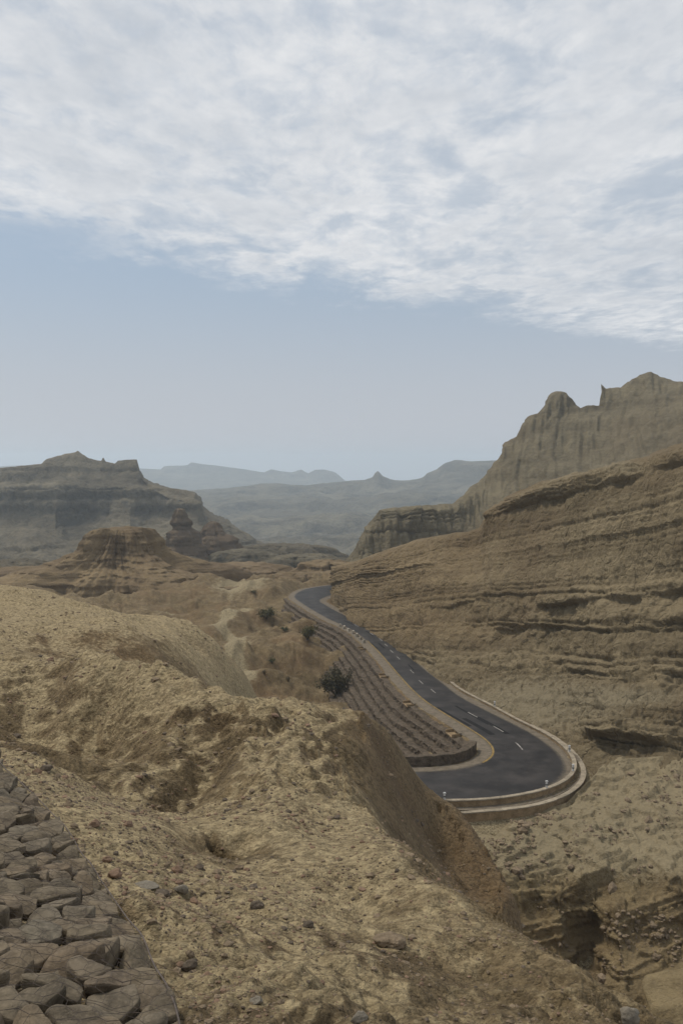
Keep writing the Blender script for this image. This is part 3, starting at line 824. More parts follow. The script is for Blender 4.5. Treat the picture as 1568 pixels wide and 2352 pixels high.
# grey fluted peak behind it
peak_rows = [
    [(790, 1330, 330), (900, 1330, 330), (1050, 1330, 330), (1200, 1300, 330), (1400, 1250, 320), (1568, 1200, 300), (1900, 1150, 280)],
    [(790, 1295, 350), (822, 1285, 345), (900, 1285, 345), (1050, 1270, 350), (1200, 1190, 360), (1400, 1130, 350), (1568, 1080, 330), (1900, 1000, 300)],
    [(790, 1292, 355), (835, 1230, 352), (900, 1225, 352), (1050, 1215, 362), (1120, 1150, 380), (1200, 1090, 390), (1300, 1060, 390), (1400, 1020, 385), (1568, 960, 365), (1900, 900, 330)],
    [(790, 1290, 360), (850, 1190, 360), (872, 1178, 358), (950, 1170, 360), (1050, 1165, 372), (1100, 1125, 388), (1160, 1060, 405), (1220, 1000, 412), (1300, 960, 415), (1400, 940, 410), (1490, 905, 400), (1568, 915, 390), (1900, 880, 350)],
    [(790, 1290, 370), (830, 1225, 368), (866, 1172, 365), (880, 1169, 365), (960, 1163, 370), (1038, 1156, 385), (1078, 1122, 400), (1108, 1098, 410), (1128, 1070, 416), (1142, 1050, 420), (1152, 1022, 424), (1172, 1010, 425), (1186, 1003, 426), (1198, 978, 428), (1212, 960, 430), (1232, 950, 431), (1246, 932, 432), (1258, 908, 433), (1275, 900, 434), (1296, 902, 434), (1318, 918, 434), (1333, 936, 434), (1350, 933, 434), (1372, 931, 433), (1380, 883, 432), (1392, 893, 431), (1425, 890, 430), (1440, 878, 429), (1468, 862, 428), (1495, 855, 427), (1520, 866, 424), (1545, 876, 420), (1568, 878, 418), (1650, 900, 410), (1900, 860, 380)],
    [(790, 1330, 420), (1038, 1230, 440), (1198, 1060, 480), (1300, 980, 490), (1495, 940, 480), (1900, 920, 450)]]
me, _ = patch('mountain', peak_rows, 430, 240, M_PEAK, 5.0, 1.5, 8.0, 4.4, 1.2, 18.0, (0.0, 0.06), seed=2, back=1, fl_sign=-1.0, beds=2.0, bed_mask=lambda u, v: 0.25 + 0.75 * smoothstep(1120, 1040, u))
link('mountain', me, kind='structure')

# long mesa on the left
mesa_rows = [
    [(-400, 1420, 560), (0, 1390, 560), (300, 1380, 560), (480, 1370, 580), (640, 1360, 600), (760, 1350, 640)],
    [(-400, 1330, 650), (0, 1322, 650), (100, 1310, 650), (200, 1322, 650), (300, 1308, 655), (400, 1318, 655), (520, 1310, 660), (640, 1308, 690), (760, 1300, 730)],
    [(-400, 1270, 720), (0, 1275, 715), (60, 1252, 720), (130, 1272, 715), (240, 1258, 725), (300, 1275, 720), (360, 1250, 730), (470, 1258, 735), (560, 1272, 745), (640, 1288, 765), (760, 1292, 790)],
    [(-400, 1200, 800), (0, 1215, 790), (50, 1188, 808), (130, 1182, 800), (160, 1212, 802), (210, 1208, 808), (250, 1172, 812), (300, 1178, 800), (330, 1200, 802), (400, 1200, 795), (460, 1215, 792), (500, 1232, 790), (560, 1250, 795), (640, 1278, 805), (760, 1290, 825)],
    [(-400, 1185, 818), (0, 1190, 812), (50, 1172, 820), (130, 1168, 812), (160, 1190, 822), (210, 1186, 824), (250, 1160, 824), (300, 1165, 812), (330, 1180, 815), (400, 1186, 806), (460, 1198, 800), (500, 1222, 797), (560, 1244, 800), (640, 1275, 810), (760, 1289, 830)],
    [(-400, 1118, 832), (0, 1122, 826), (100, 1116, 826), (150, 1112, 834), (210, 1118, 836), (260, 1112, 830), (318, 1118, 826), (380, 1135, 818), (452, 1146, 810), (470, 1182, 806), (500, 1212, 803), (560, 1240, 806), (640, 1272, 815), (760, 1288, 835)],
    [(-400, 1108, 860), (0, 1112, 856), (100, 1102, 858), (180, 1098, 862), (260, 1102, 862), (318, 1106, 852), (345, 1122, 842), (400, 1130, 836), (453, 1139, 824), (466, 1178, 815), (500, 1205, 811), (560, 1236, 812), (640, 1270, 820), (760, 1287, 840)],
    [(-400, 1076, 872), (0, 1086, 868), (95, 1078, 870), (112, 1072, 876), (150, 1066, 880), (190, 1068, 880), (240, 1076, 876), (300, 1080, 868), (317, 1084, 862), (332, 1104, 852), (352, 1116, 848), (400, 1126, 842), (453, 1136, 830), (463, 1172, 822), (500, 1198, 818), (560, 1231, 818), (640, 1268, 825), (760, 1286, 844)],
    [(-400, 1065, 884), (-100, 1078, 882), (0, 1076, 880), (44, 1071, 880), (96, 1068, 884), (108, 1057, 890), (148, 1041, 897), (172, 1038, 897), (178, 1034, 897), (190, 1042, 897), (205, 1052, 892), (232, 1059, 888), (237, 1049, 888), (242, 1060, 888), (264, 1067, 882), (270, 1059, 880), (300, 1057, 876), (314, 1057, 872), (318, 1076, 870), (330, 1098, 862), (352, 1112, 858), (380, 1121, 854), (444, 1131, 842), (452, 1134, 838), (458, 1150, 834), (470, 1172, 830), (500, 1192, 828), (560, 1226, 826), (640, 1266, 830), (760, 1285, 850)],
    [(-400, 1100, 1000), (0, 1100, 1000), (178, 1070, 1000), (320, 1100, 1000), (460, 1160, 960), (640, 1300, 940), (760, 1320, 940)]]
me, _ = patch('mesa', mesa_rows, 430, 260, M_MESA, 7.0, 4.5, 20.0, 5.5, 4.0, 50.0, seed=3, back=1, beds=3.2, spall=0.6, fl_sign=-1.0)
link('mesa', me, kind='structure')

# ranges fading into the haze
far_rows = [
    [(100, 1400, 900), (500, 1370, 900), (900, 1360, 900), (1300, 1360, 900), (1900, 1360, 900)],
    [(100, 1305, 1150), (480, 1300, 1150), (600, 1290, 1180), (800, 1285, 1190), (950, 1292, 1150), (1300, 1285, 1150), (1900, 1280, 1150)],
    [(100, 1275, 1175), (480, 1272, 1175), (540, 1250, 1220), (600, 1262, 1205), (680, 1248, 1230), (800, 1258, 1215), (870, 1240, 1230), (950, 1262, 1175), (1300, 1250, 1175), (1900, 1250, 1175)],
    [(100, 1245, 1440), (480, 1240, 1440), (600, 1230, 1460), (720, 1236, 1450), (850, 1222, 1470), (1000, 1235, 1440), (1300, 1225, 1440), (1900, 1225, 1440)],
    [(100, 1215, 1470), (480, 1212, 1470), (570, 1196, 1510), (640, 1208, 1490), (720, 1204, 1485), (790, 1190, 1510), (850, 1198, 1500), (1000, 1206, 1470), (1300, 1195, 1470), (1900, 1195, 1470)],
    [(100, 1190, 1760), (480, 1186, 1760), (600, 1180, 1780), (760, 1176, 1790), (850, 1180, 1760), (1000, 1172, 1760), (1300, 1155, 1760), (1900, 1155, 1760)],
    [(100, 1165, 1800), (480, 1163, 1800), (560, 1156, 1820), (660, 1158, 1830), (760, 1150, 1830), (850, 1156, 1800), (930, 1140, 1810), (1000, 1146, 1800), (1300, 1125, 1800), (1900, 1125, 1800)],
    [(100, 1150, 2080), (480, 1146, 2080), (600, 1140, 2120), (760, 1136, 2120), (900, 1130, 2080), (1000, 1116, 2080), (1300, 1096, 2080), (1900, 1096, 2080)],
    [(100, 1120, 2300), (320, 1110, 2300), (430, 1128, 2300), (520, 1122, 2300), (600, 1112, 2300), (700, 1114, 2300), (790, 1106, 2300), (838, 1104, 2300), (856, 1097, 2300), (864, 1083, 2300), (869, 1081, 2300), (876, 1092, 2300), (892, 1098, 2300), (908, 1104, 2300), (940, 1103, 2300), (968, 1098, 2300), (980, 1088, 2300), (1005, 1078, 2300), (1022, 1066, 2300), (1045, 1059, 2300), (1075, 1060, 2300), (1100, 1058, 2300), (1140, 1058, 2300), (1300, 1050, 2300), (1900, 1040, 2300)],
    [(100, 1150, 2800), (790, 1150, 2800), (1140, 1110, 2800), (1900, 1100, 2800)]]
far_rows = [[(a, b, c * (1 + 0.35 * min(1, (c - 900) / 900))) for a, b, c in r] for r in far_rows]
me, _ = patch('mountain_range', far_rows, 320, 200, M_FAR, 16.0, 15.0, 60.0, 14.0, 14.0, 160.0, seed=4, back=1, beds=12.0, spall=0.5)
link('mountain_range', me, kind='structure')
far2_rows = [
    [(-400, 1180, 3300), (320, 1180, 3300), (800, 1180, 3300), (1900, 1180, 3300)],
    [(-400, 1120, 3500), (320, 1120, 3500), (800, 1130, 3500), (1900, 1120, 3500)],
    [(-400, 1095, 3700), (320, 1092, 3700), (560, 1095, 3700), (800, 1108, 3700), (1900, 1095, 3700)],
    [(-400, 1072, 3800), (-60, 1075, 3800), (40, 1070, 3800), (320, 1077, 3800), (370, 1079, 3800), (378, 1071, 3800), (430, 1070, 3800), (436, 1063, 3800), (470, 1067, 3800), (550, 1077, 3800), (606, 1087, 3800), (622, 1079, 3800), (648, 1084, 3800), (672, 1086, 3800), (684, 1081, 3800), (689, 1076, 3800), (696, 1083, 3800), (708, 1088, 3800), (722, 1080, 3800), (745, 1079, 3800), (770, 1086, 3800), (792, 1105, 3800), (900, 1112, 3800), (1900, 1090, 3800)],
    [(-400, 1100, 4300), (320, 1110, 4300), (800, 1130, 4300), (1900, 1110, 4300)]]
far2_rows = [[(a, b, c * 1.55) for a, b, c in r] for r in far2_rows]
me, _ = patch('mountain_range', far2_rows, 300, 60, M_FAR, 20.0, 6.0, 70.0, 7.0, 7.0, 150.0, seed=6, back=1)
link('mountain_range', me, kind='structure')


# standing remnants: buttes and pillars lofted round their own axis
def butte(name, cx_d, base_d, Y, prof, mat, n=150, nv=110, ell=1.0, bed=1.6, a_bed=0.4, fl=3.0, a_fl=0.5, a_n=0.5, seed=0, lobes=0.15):
    """prof: list of (drawing y, half width in drawing units)"""
    th = np.linspace(0, 2 * math.pi, n, endpoint=False)
    zs = np.array([float(at(cx_d * D2P, p[0] * D2P, Y)[2]) for p in prof])
    rs = np.array([p[1] * D2P / FOC * Y for p in prof])
    offs = np.array([(p[2] if len(p) > 2 else 0) * D2P / FOC * Y for p in prof])
    cx = float(at(cx_d * D2P, base_d * D2P, Y)[0])
    dl = np.hypot(np.diff(zs), np.diff(rs)); t = np.concatenate([[0], np.cumsum(dl)]); t /= t[-1]
    q = np.linspace(0, 1, nv)
    z = np.interp(q, t, zs)[:, None] + 0 * th[None]; r = np.interp(q, t, rs)[:, None]; ox = np.interp(q, t, offs)[:, None]
    ct, st = np.cos(th)[None], np.sin(th)[None]
    lob = 1 + lobes * perlin2(ct * 1.3 + 0 * r, st * 1.3 + 0 * r, seed) + lobes * 0.8 * perlin2(ct * 3 + 0 * r, st * 3 + 0 * r, seed + 1)
    rr = r * lob
    X = cx + ox + rr * ct; Yy = Y + rr * st * ell
    zz = z / bed + 0.4 * perlin3(X / (bed * 7), Yy / (bed * 7), z / (bed * 7), seed)
    b = sum(a * np.tanh(3 * perlin3(X / 40, Yy / 40, zz * f, seed + i)) for i, (f, a) in enumerate(((0.5, 0.8), (1.1, 0.7), (2.6, 0.4))))
    R0 = rs.max()
    flu = sum(a * (0.5 - 1.5 * np.abs(perlin3(ct * R0 / fl * f, st * R0 / fl * f, z / fl * 0.15 * f, seed + 9 + i))) for i, (f, a) in enumerate(((0.6, 0.9), (1.5, 0.7), (3.4, 0.4))))
    ln = sum(a * perlin3(X / l, Yy / l, z / l, seed + 30 + i) for i, (l, a) in enumerate(((6.0, 1.0), (2.8, 0.6), (1.3, 0.35))))
    d = (b * a_bed + flu * a_fl + ln * a_n) * np.clip(r / (0.25 * R0), 0, 1)
    X = X + ct * d; Yy = Yy + st * d; z = z + ln * a_n * 0.35
    i = np.arange((nv - 1) * n); rI, cI = i // n, i % n
    F = np.stack([rI * n + cI, rI * n + (cI + 1) % n, (rI + 1) * n + (cI + 1) % n, (rI + 1) * n + cI], 1)
    return link(name, mesh_np(name, np.stack([X, Yy, z], 2), F, mat), kind='structure')


butte('hill', 290, 1400, 285, [(1425, 330), (1398, 270), (1378, 240), (1352, 225), (1330, 205), (1314, 170), (1298, 124, -8), (1280, 92, -10), (1262, 72, -10), (1242, 58, -9), (1228, 52, -9), (1220, 48, -10), (1216, 42, -11), (1214, 30, -12), (1213, 0, -12)],
      M_BUTTE, n=340, nv=190, ell=0.8, bed=1.6, a_bed=0.6, fl=5.0, a_fl=1.7, a_n=1.2, seed=3, lobes=0.5)
butte('rock_pillar', 420, 1300, 520, [(1340, 75), (1290, 58), (1262, 42, -2), (1240, 36, -2), (1222, 30, -3), (1216, 22, -4), (1200, 19, -5), (1196, 15, -6), (1178, 13, -6), (1171, 10, -6), (1169, 0, -6)],
      M_PILLAR, n=90, nv=90, bed=4, a_bed=1.1, fl=9, a_fl=1.2, a_n=0.9, seed=8)
butte('rock_pillar', 485, 1300, 545, [(1340, 120), (1300, 95), (1270, 62, 5), (1240, 45, 6), (1215, 24, 4), (1202, 12, 3), (1197, 0, 3)],
      M_PILLAR, n=90, nv=70, bed=4, a_bed=1.2, fl=9, a_fl=1.6, a_n=1.2, seed=12)
for cxd, by, Yb, hw, top, sd_ in ((560, 1330, 330, 120, 1296, 21), (700, 1345, 300, 80, 1318, 24), (755, 1330, 330, 95, 1290, 27), (110, 1340, 330, 130, 1302, 33), (640, 1318, 420, 110, 1292, 36), (30, 1320, 420, 120, 1288, 38),
                              (600, 1345, 310, 70, 1314, 51), (660, 1352, 290, 52, 1328, 52), (480, 1350, 330, 105, 1302, 53), (535, 1374, 262, 55, 1350, 54), (200, 1345, 345, 120, 1302, 55), (700, 1312, 470, 130, 1276, 56), (585, 1304, 520, 120, 1264, 57), (775, 1318, 420, 80, 1284, 58), (400, 1318, 430, 120, 1282, 59), (660, 1300, 620, 150, 1252, 60)):
    butte('hill', cxd, by, Yb, [(by + 40, hw * 1.35), (by + 8, hw), (by - (by - top) * 0.5, hw * 0.72), (top + 5, hw * 0.5), (top, hw * 0.28), (top - 1, 0)],
          M_BUTTE if Yb < 400 else M_MESA, n=120, nv=60, ell=0.9, bed=1.5, a_bed=0.6, fl=5, a_fl=1.8, a_n=1.3, seed=sd_, lobes=0.6)

# ------------------------------------------------------------------ road
def asphalt_mat():
    m, g = new_mat('asphalt')
    pos = g.n('ShaderNodeNewGeometry').outputs['Position']
    a = g.n('ShaderNodeAttribute', attribute_name='across').outputs['Fac']
    n1 = g.noise(pos, 0.35, 5, 0.6); n2 = g.noise(pos, 3.0, 6, 0.7)
    c = g.mix(g.smooth(n1, 0.35, 0.7), (0.016, 0.0148, 0.0145, 1), (0.046, 0.041, 0.038, 1))
    # wheel paths polished, edges dusted with sand
    wheel = g.math('MULTIPLY', g.math('SINE', g.math('MULTIPLY', a, 12.566)), 0.5)
    c = g.mix(g.smooth(g.math('ADD', wheel, g.math('MULTIPLY', g.math('SUBTRACT', n1, 0.5), 1.5)), 0.0, 0.9), c, (0.026, 0.024, 0.023, 1))
    e = g.math('ABSOLUTE', g.math('SUBTRACT', a, 0.5))
    dust = g.smooth(g.math('ADD', e, g.math('MULTIPLY', g.math('SUBTRACT', n2, 0.5), 0.14)), 0.43, 0.52)
    c = g.mix(g.math('MULTIPLY', dust, 0.75), c, (0.15, 0.122, 0.085, 1))
    finish(g, c, n2, 0.3, 0.02, 0.7, 0.22)
    return m


M_ASPHALT = asphalt_mat()
M_WHITE = simple_mat('worn_white_paint', (0.10, 0.094, 0.086, 1), (0.40, 0.38, 0.35, 1), 2.0, 0.2, 0.003)
M_YELLOW = simple_mat('worn_yellow_paint', (0.12, 0.09, 0.045, 1), (0.30, 0.205, 0.07, 1), 0.8, 0.2, 0.003)
M_PATCH = simple_mat('fresh_asphalt', (0.008, 0.008, 0.009, 1), (0.016, 0.015, 0.015, 1), 1.0, 0.3, 0.01, 0.8)
M_CONC = simple_mat('dusty_concrete', (0.16, 0.135, 0.098, 1), (0.36, 0.305, 0.23, 1), 0.9, 0.4, 0.03)
M_KERB_BROWN = simple_mat('weathered_masonry', (0.15, 0.105, 0.06, 1), (0.30, 0.22, 0.13, 1), 1.2, 0.6, 0.05)
M_GABION = simple_mat('gabion_rubble', (0.065, 0.051, 0.038, 1), (0.175, 0.138, 0.10, 1), 1.7, 1.0, 0.2)
M_GRAVEL = simple_mat('shoulder_gravel', (0.10, 0.083, 0.062, 1), (0.19, 0.158, 0.118, 1), 1.5, 0.6, 0.05)


def strip(name, A, B, z_off, mat, cols=2, crown=0.0, parent=None, **props):
    """a ribbon between two lines of equal length"""
    t = np.linspace(0, 1, cols)[None, :, None]
    S = A[:, None] * (1 - t) + B[:, None] * t
    S[..., 2] += z_off + crown * (1 - (2 * t[..., 0] - 1) ** 2)
    me = mesh_np(name, S, grid_faces(len(A), cols), mat)
    attr(me, 'across', np.repeat(t[..., 0], len(A), 0))
    return link(name, me, parent, **props)


road = strip('road', ER, EL, 0.0, M_ASPHALT, 9, 0.06, kind='structure')
# strip normals must point up
ctr = lambda i0, i1, off, n=10: None
RL = np.concatenate([[0], np.cumsum(np.linalg.norm(np.diff(RC, axis=0), axis=1))])


def on_road(s, off):
    """point at run s, off metres to the left of the centre line"""
    c = np.stack([np.interp(s, RL, RC[:, k]) for k in range(3)], -1)
    a = np.stack([np.interp(s, RL, (EL - ER)[:, k]) for k in range(2)], -1)
    a /= np.linalg.norm(a, axis=-1)[..., None]
    hw = np.interp(s, RL, RHW)
    c[..., :2] += a * np.asarray(off)[..., None] if np.ndim(off) else a * off
    c[..., 2] += 0.06 * (1 - np.clip(off / hw, -1, 1) ** 2)
    return c


def ribbon_on_road(name, s0, s1, o0, o1, lift, mat, step=1.2, cols=3, parent=None, **p):
    s = np.linspace(s0, s1, max(2, int((s1 - s0) / step) + 1))
    return strip(name, on_road(s, o0), on_road(s, o1), lift, mat, cols, 0, parent, **p)


# run where the near bend starts
s_of = lambda x, y: RL[np.argmin(np.hypot(RC[:, 0] - x, RC[:, 1] - y))]
def s_px(u, v):
    p = at_z(u, v, float(road_z(v))); return s_of(p[0], p[1])
dash_px = [c3(820, 400), c3(920, 455), c3(975, 490), c3(1010, 525), c3(1045, 565), c3(1085, 605), c3(1170, 690), c3(1225, 755), c3(1305, 815), c4(500, 340), c4(630, 412), c4(737, 498)]
for u, v in dash_px:
    s = s_px(u, v)
    p = at_z(u, v, float(road_z(v)))
    c = on_road(np.array([s]), 0.0)[0]
    a = on_road(np.array([s]), 1.0)[0][:2] - c[:2]
    off = float(np.clip(np.dot(p[:2] - c[:2], a), -0.8, 0.8))
    ribbon_on_road('lane_dash', s - 1.5, s + 1.5, off - 0.075, off + 0.075, 0.012, M_WHITE, 0.75, 2, road)
# yellow edge line along the inside
sa, sb = s_px(*c3(880, 495)), s_px(*c4(560, 580))
s = np.linspace(sa, sb, 160)
A_in = np.stack([np.interp(s, RL, EL[:, k]) for k in range(3)], 1)
nl = (np.stack([np.interp(s, RL, (EL - ER)[:, k]) for k in range(2)], 1)); nl /= np.linalg.norm(nl, axis=1)[:, None]
o = A_in.copy(); o[:, :2] -= nl * 0.12; i_ = A_in.copy(); i_[:, :2] -= nl * 0.34
strip('edge_line', i_, o, 0.03, M_YELLOW, 2, 0, road)
# darker repairs
for (u, v), ln, o0, o1 in ((c3(955, 450), 7, -2.3, 0.2), (c3(960, 530), 6, 0.3, 2.2), (c3(1080, 665), 5, -0.8, 2.6), (c4(410, 345), 11, -0.3, 2.7), (c4(560, 390), 9, -0.6, 1.9), (c3(800, 385), 8, -1.8, 0.4)):
    s0 = s_px(u, v)
    ribbon_on_road('asphalt_patch', s0 - ln / 2, s0 + ln / 2, o0, o1, 0.006, M_PATCH, 1.0, 3, road)


# shoulders of packed gravel
def offset_line(E, d, sgn):
    n = left_normals(smooth_line(E, 4, 1)); n = n if np.dot(n[100], (EL - ER)[100, :2]) * sgn > 0 else -n
    q = E.copy(); q[:, :2] += n * np.asarray(d).reshape(-1, 1)
    return q


SH_L = offset_line(EL, np.full(NR, 1.5), 1)
SH_R = offset_line(ER, np.full(NR, 1.7), -1)
def jag(E, f, a, seed):
    q = E.copy(); k = np.arange(len(E)) * f
    q[:, :2] += np.stack([perlin2(k, 0 * k, seed), perlin2(k, 0 * k + 5, seed)], 1) * a
    return q
strip('shoulder', EL - [0, 0, 0.03], jag(SH_L, 0.35, 0.25, 3) - [0, 0, 0.10], 0.015, M_GRAVEL, 4, 0, None, kind='structure')
strip('shoulder', jag(SH_R, 0.35, 0.3, 4) - [0, 0, 0.10], ER - [0, 0, 0.03], 0.015, M_GRAVEL, 4, 0, None, kind='structure')


# ------------------------------------------------------------------ walls
def wall_sweep(name, line, w0, z0, w1, z1, mat, seed=0, jitter=0.05, step=0.5, parent=None, sub=3):
    """a wall of rectangular section along a line: from w0 to w1 across (left positive), z0 to z1 up"""
    L = np.linalg.norm(np.diff(line, axis=0), axis=1).sum()
    Lr = resample(line, max(6, int(L / step)))
    n = left_normals(Lr)
    prof = []
    for a, b in (((w0, z0), (w0, z1)), ((w0, z1), (w1, z1)), ((w1, z1), (w1, z0))):
        for t in np.linspace(0, 1, sub, endpoint=False):
            prof.append((a[0] + (b[0] - a[0]) * t, a[1] + (b[1] - a[1]) * t))
    prof.append((w1, z0))
    prof = np.array(prof); k = len(prof)
    S = np.zeros((len(Lr), k, 3))
    S[..., :2] = Lr[:, None, :2] + n[:, None] * prof[None, :, :1]
    S[..., 2] = Lr[:, None, 2] + prof[None, :, 1]
    q = np.stack([perlin3(S[..., 0] * 1.3, S[..., 1] * 1.3, S[..., 2] * 2.2, seed + i) + 0.6 * perlin3(S[..., 0] * 3.1, S[..., 1] * 3.1, S[..., 2] * 4, seed + 7 + i) for i in range(3)], 2)
    S += q * jitter
    nv = len(Lr)
    F = grid_faces(nv, k)
    caps = []
    me = mesh_np(name, S, F[:, ::-1], mat, smooth=False)
    # close the two ends
    import bmesh
    bm = bmesh.new(); bm.from_mesh(me); bm.verts.ensure_lookup_table()
    bm.faces.new([bm.verts[i] for i in range(k)])
    bm.faces.new([bm.verts[(nv - 1) * k + i] for i in reversed(range(k))])
    bmesh.ops.recalc_face_normals(bm, faces=bm.faces[:])
    bm.to_mesh(me); bm.free()
    return link(name, me, parent)


def thing(name, label, cat, group=None, loc=(0, 0, 0), rot=(0, 0, 0)):
    o = link(name, None, None, loc, rot, label=label, category=cat)
    if group: o['group'] = group
    return o


def tag(o, label, cat, group=None):
    o['label'] = label; o['category'] = cat
    if group: o['group'] = group
    return o


# two kerb walls round the outside of the bend
kerb_in = lay([c4(*p) for p in [(240, 0), (330, 105), (400, 190), (500, 250), (600, 300), (720, 368), (850, 430), (930, 480), (995, 540), (1022, 600), (1012, 650), (960, 695), (880, 730), (760, 758), (600, 780), (400, 790)]]) + [(-8, 82.6, 0.8), (-24, 84, 1.2)]
kerb_out = lay([c4(*p) for p in [(330, 75), (430, 175), (560, 258), (700, 335), (800, 382), (900, 430), (980, 490), (1040, 550), (1065, 610), (1060, 660), (1010, 710), (920, 755), (800, 790), (650, 806), (450, 822)]]) + [(-6, 79.2, -0.2), (-20, 80, 0)]
kerb_in = smooth_line(spline(kerb_in, 260), 5, 2); kerb_out = smooth_line(spline(kerb_out, 260), 5, 2)
kerb_in = resample(kerb_in, 260); kerb_out = resample(kerb_out, 260)
t1 = thing('kerb_wall', 'low pale topped kerb wall hugging the outer edge of the road bend', 'kerb wall')
wall_sweep('wall_body', kerb_in - [0, 0, 0], -0.16, -0.9, 0.16, 0.30, M_KERB_BROWN, 1, 0.03, 0.6, t1)
wall_sweep('coping', kerb_in, -0.22, 0.302, 0.22, 0.40, M_CONC, 2, 0.012, 0.6, t1, 2)
t2 = thing('kerb_wall', 'outermost lower kerb wall, a step down beyond the pale topped one', 'kerb wall')
wall_sweep('wall_body', kerb_out - [0, 0, 0.55], -0.2, -1.4, 0.2, 0.30, M_KERB_BROWN, 3, 0.04, 0.6, t2)
wall_sweep('coping', kerb_out - [0, 0, 0.55], -0.26, 0.302, 0.26, 0.40, M_CONC, 4, 0.015, 0.6, t2, 2)
# the gutter floor between them
gut_b = np.array([kerb_out[np.argmin(np.hypot(kerb_out[:, 0] - p[0], kerb_out[:, 1] - p[1]))] for p in kerb_in])
strip('gutter', gut_b - [0, 0, 0.75], kerb_in - [0, 0, 0.45], 0, M_CONC, 3, 0, None, kind='structure')

# stepped gabions down the inside of the road
terr = thing('gabion_terrace', 'brown stepped gabion terraces falling from the road to the gully', 'retaining wall')
a0 = np.argmin(np.abs(RL - s_px(*c3(440, 215)))); a1 = np.argmin(np.abs(RL - s_px(*c4(605, 530))))
lineL = EL[a0:a1 + 1]
NROW = 8
for k_ in range(NROW):
    off = 2.2 + 1.05 * k_
    q = offset_line(EL, np.full(NR, off), 1)[a0:a1 + 1]
    # keep only what does not come too near the other leg of the road
    dmin = np.array([np.min(np.hypot(EL[:, 0] - p[0], EL[:, 1] - p[1])) for p in q])
    ok = dmin > off * 0.975
    last = np.where(~ok)[0]
    end = last[0] if len(last) else len(q)
    q = smooth_line(q[:end], 3, 1)
    if len(q) < 8: continue
    q = q - [0, 0, 0.22 + 0.74 * k_]
    sa_ = np.arange(len(q)) * 0.09
    q[:, 2] += 0.16 * perlin2(sa_, 0 * sa_ + k_ * 3.3, 7); q[:, :2] += 0.22 * np.stack([perlin2(sa_ * 1.3, 0 * sa_ + k_ * 2.1, 8), perlin2(sa_ * 1.3, 0 * sa_ + k_ * 2.1, 9)], 1)
    sg = 1 if np.dot(left_normals(q)[5], offset_line(EL, np.full(NR, 1.0), 1)[a0 + 5][:2] - EL[a0 + 5][:2]) > 0 else -1
    wall_sweep('gabion_row', q, -0.42 * sg, -1.5, 0.8 * sg, 0.0, M_GABION, 30 + k_, 0.2, 0.38, terr, 5)
# low rubble wall where the terraces meet the near leg
nose = offset_line(EL, np.full(NR, 2.0), 1)
b0 = np.argmin(np.abs(RL - s_px(*c4(600, 500)))); b1 = NR - 25
nose = smooth_line(nose[b0:b1], 4, 2)
w = wall_sweep('rubble_wall', nose, -0.35, -0.6, 0.45, 0.95, M_GABION, 51, 0.10, 0.4, None, 4)
tag(w, 'low dark rubble wall curving round the inside of the bend', 'wall')


# ------------------------------------------------------------------ stone pitching in wire at the viewer's feet
def stone_mat():
    m, g = new_mat('river_stone')
    tc = g.n('ShaderNodeTexCoord').outputs['Object']
    rnd = g.n('ShaderNodeObjectInfo').outputs['Random']
    geo = g.n('ShaderNodeNewGeometry').outputs['Position']
    n1 = g.noise(geo, 5.0, 6, 0.65, 0.4); n2 = g.noise(geo, 40.0, 5, 0.7)
    veins = g.noise(g.scale(geo, (1, 1, 4)), 9.0, 3, 0.5, 1.2)
    base = g.n('ShaderNodeValToRGB', ins={0: rnd})
    cr = base.color_ramp; cr.interpolation = 'LINEAR'
    cr.elements[0].position = 0.0; cr.elements[0].color = (0.13, 0.112, 0.084, 1)
    cr.elements[1].position = 1.0; cr.elements[1].color = (0.205, 0.168, 0.12, 1)
    for p, c in ((0.3, (0.17, 0.142, 0.103, 1)), (0.55, (0.172, 0.136, 0.098, 1)), (0.75, (0.15, 0.136, 0.11, 1))):
        e = cr.elements.new(p); e.color = c
    c = g.mix(g.smooth(n1, 0.3, 0.7), g.mix(1.0, base.outputs[0], (0.42, 0.39, 0.35, 1), 'MULTIPLY'), g.mix(1.0, base.outputs[0], (0.98, 0.93, 0.84, 1), 'MULTIPLY'))
    c = g.mix(g.math('MULTIPLY', g.smooth(n2, 0.45, 0.8), 0.35), c, (0.30, 0.24, 0.17, 1))
    finish(g, c, g.math('ADD', n1, g.math('ADD', g.math('MULTIPLY', n2, 0.15), g.math('MULTIPLY', veins, 0.5))), 0.7, 0.03, 0.85, 0.25)
    return m


M_STONE = stone_mat()
M_WIRE = simple_mat('rusted_wire', (0.05, 0.04, 0.034, 1), (0.12, 0.09, 0.07, 1), 20, 0.1, 0.001, 0.7, 3, 0.4)


def clip_poly(poly, p, q):
    """keep the side of the bisector of p and q nearer p"""
    mx, my = (p + q) / 2; nx, ny = q - p
    out = []
    for i in range(len(poly)):
        a, b = poly[i], poly[(i + 1) % len(poly)]
        da = (a[0] - mx) * nx + (a[1] - my) * ny; db = (b[0] - mx) * nx + (b[1] - my) * ny
        if da <= 0: out.append(a)
        if da * db < 0:
            t = da / (da - db); out.append(a + (b - a) * t)
    return out


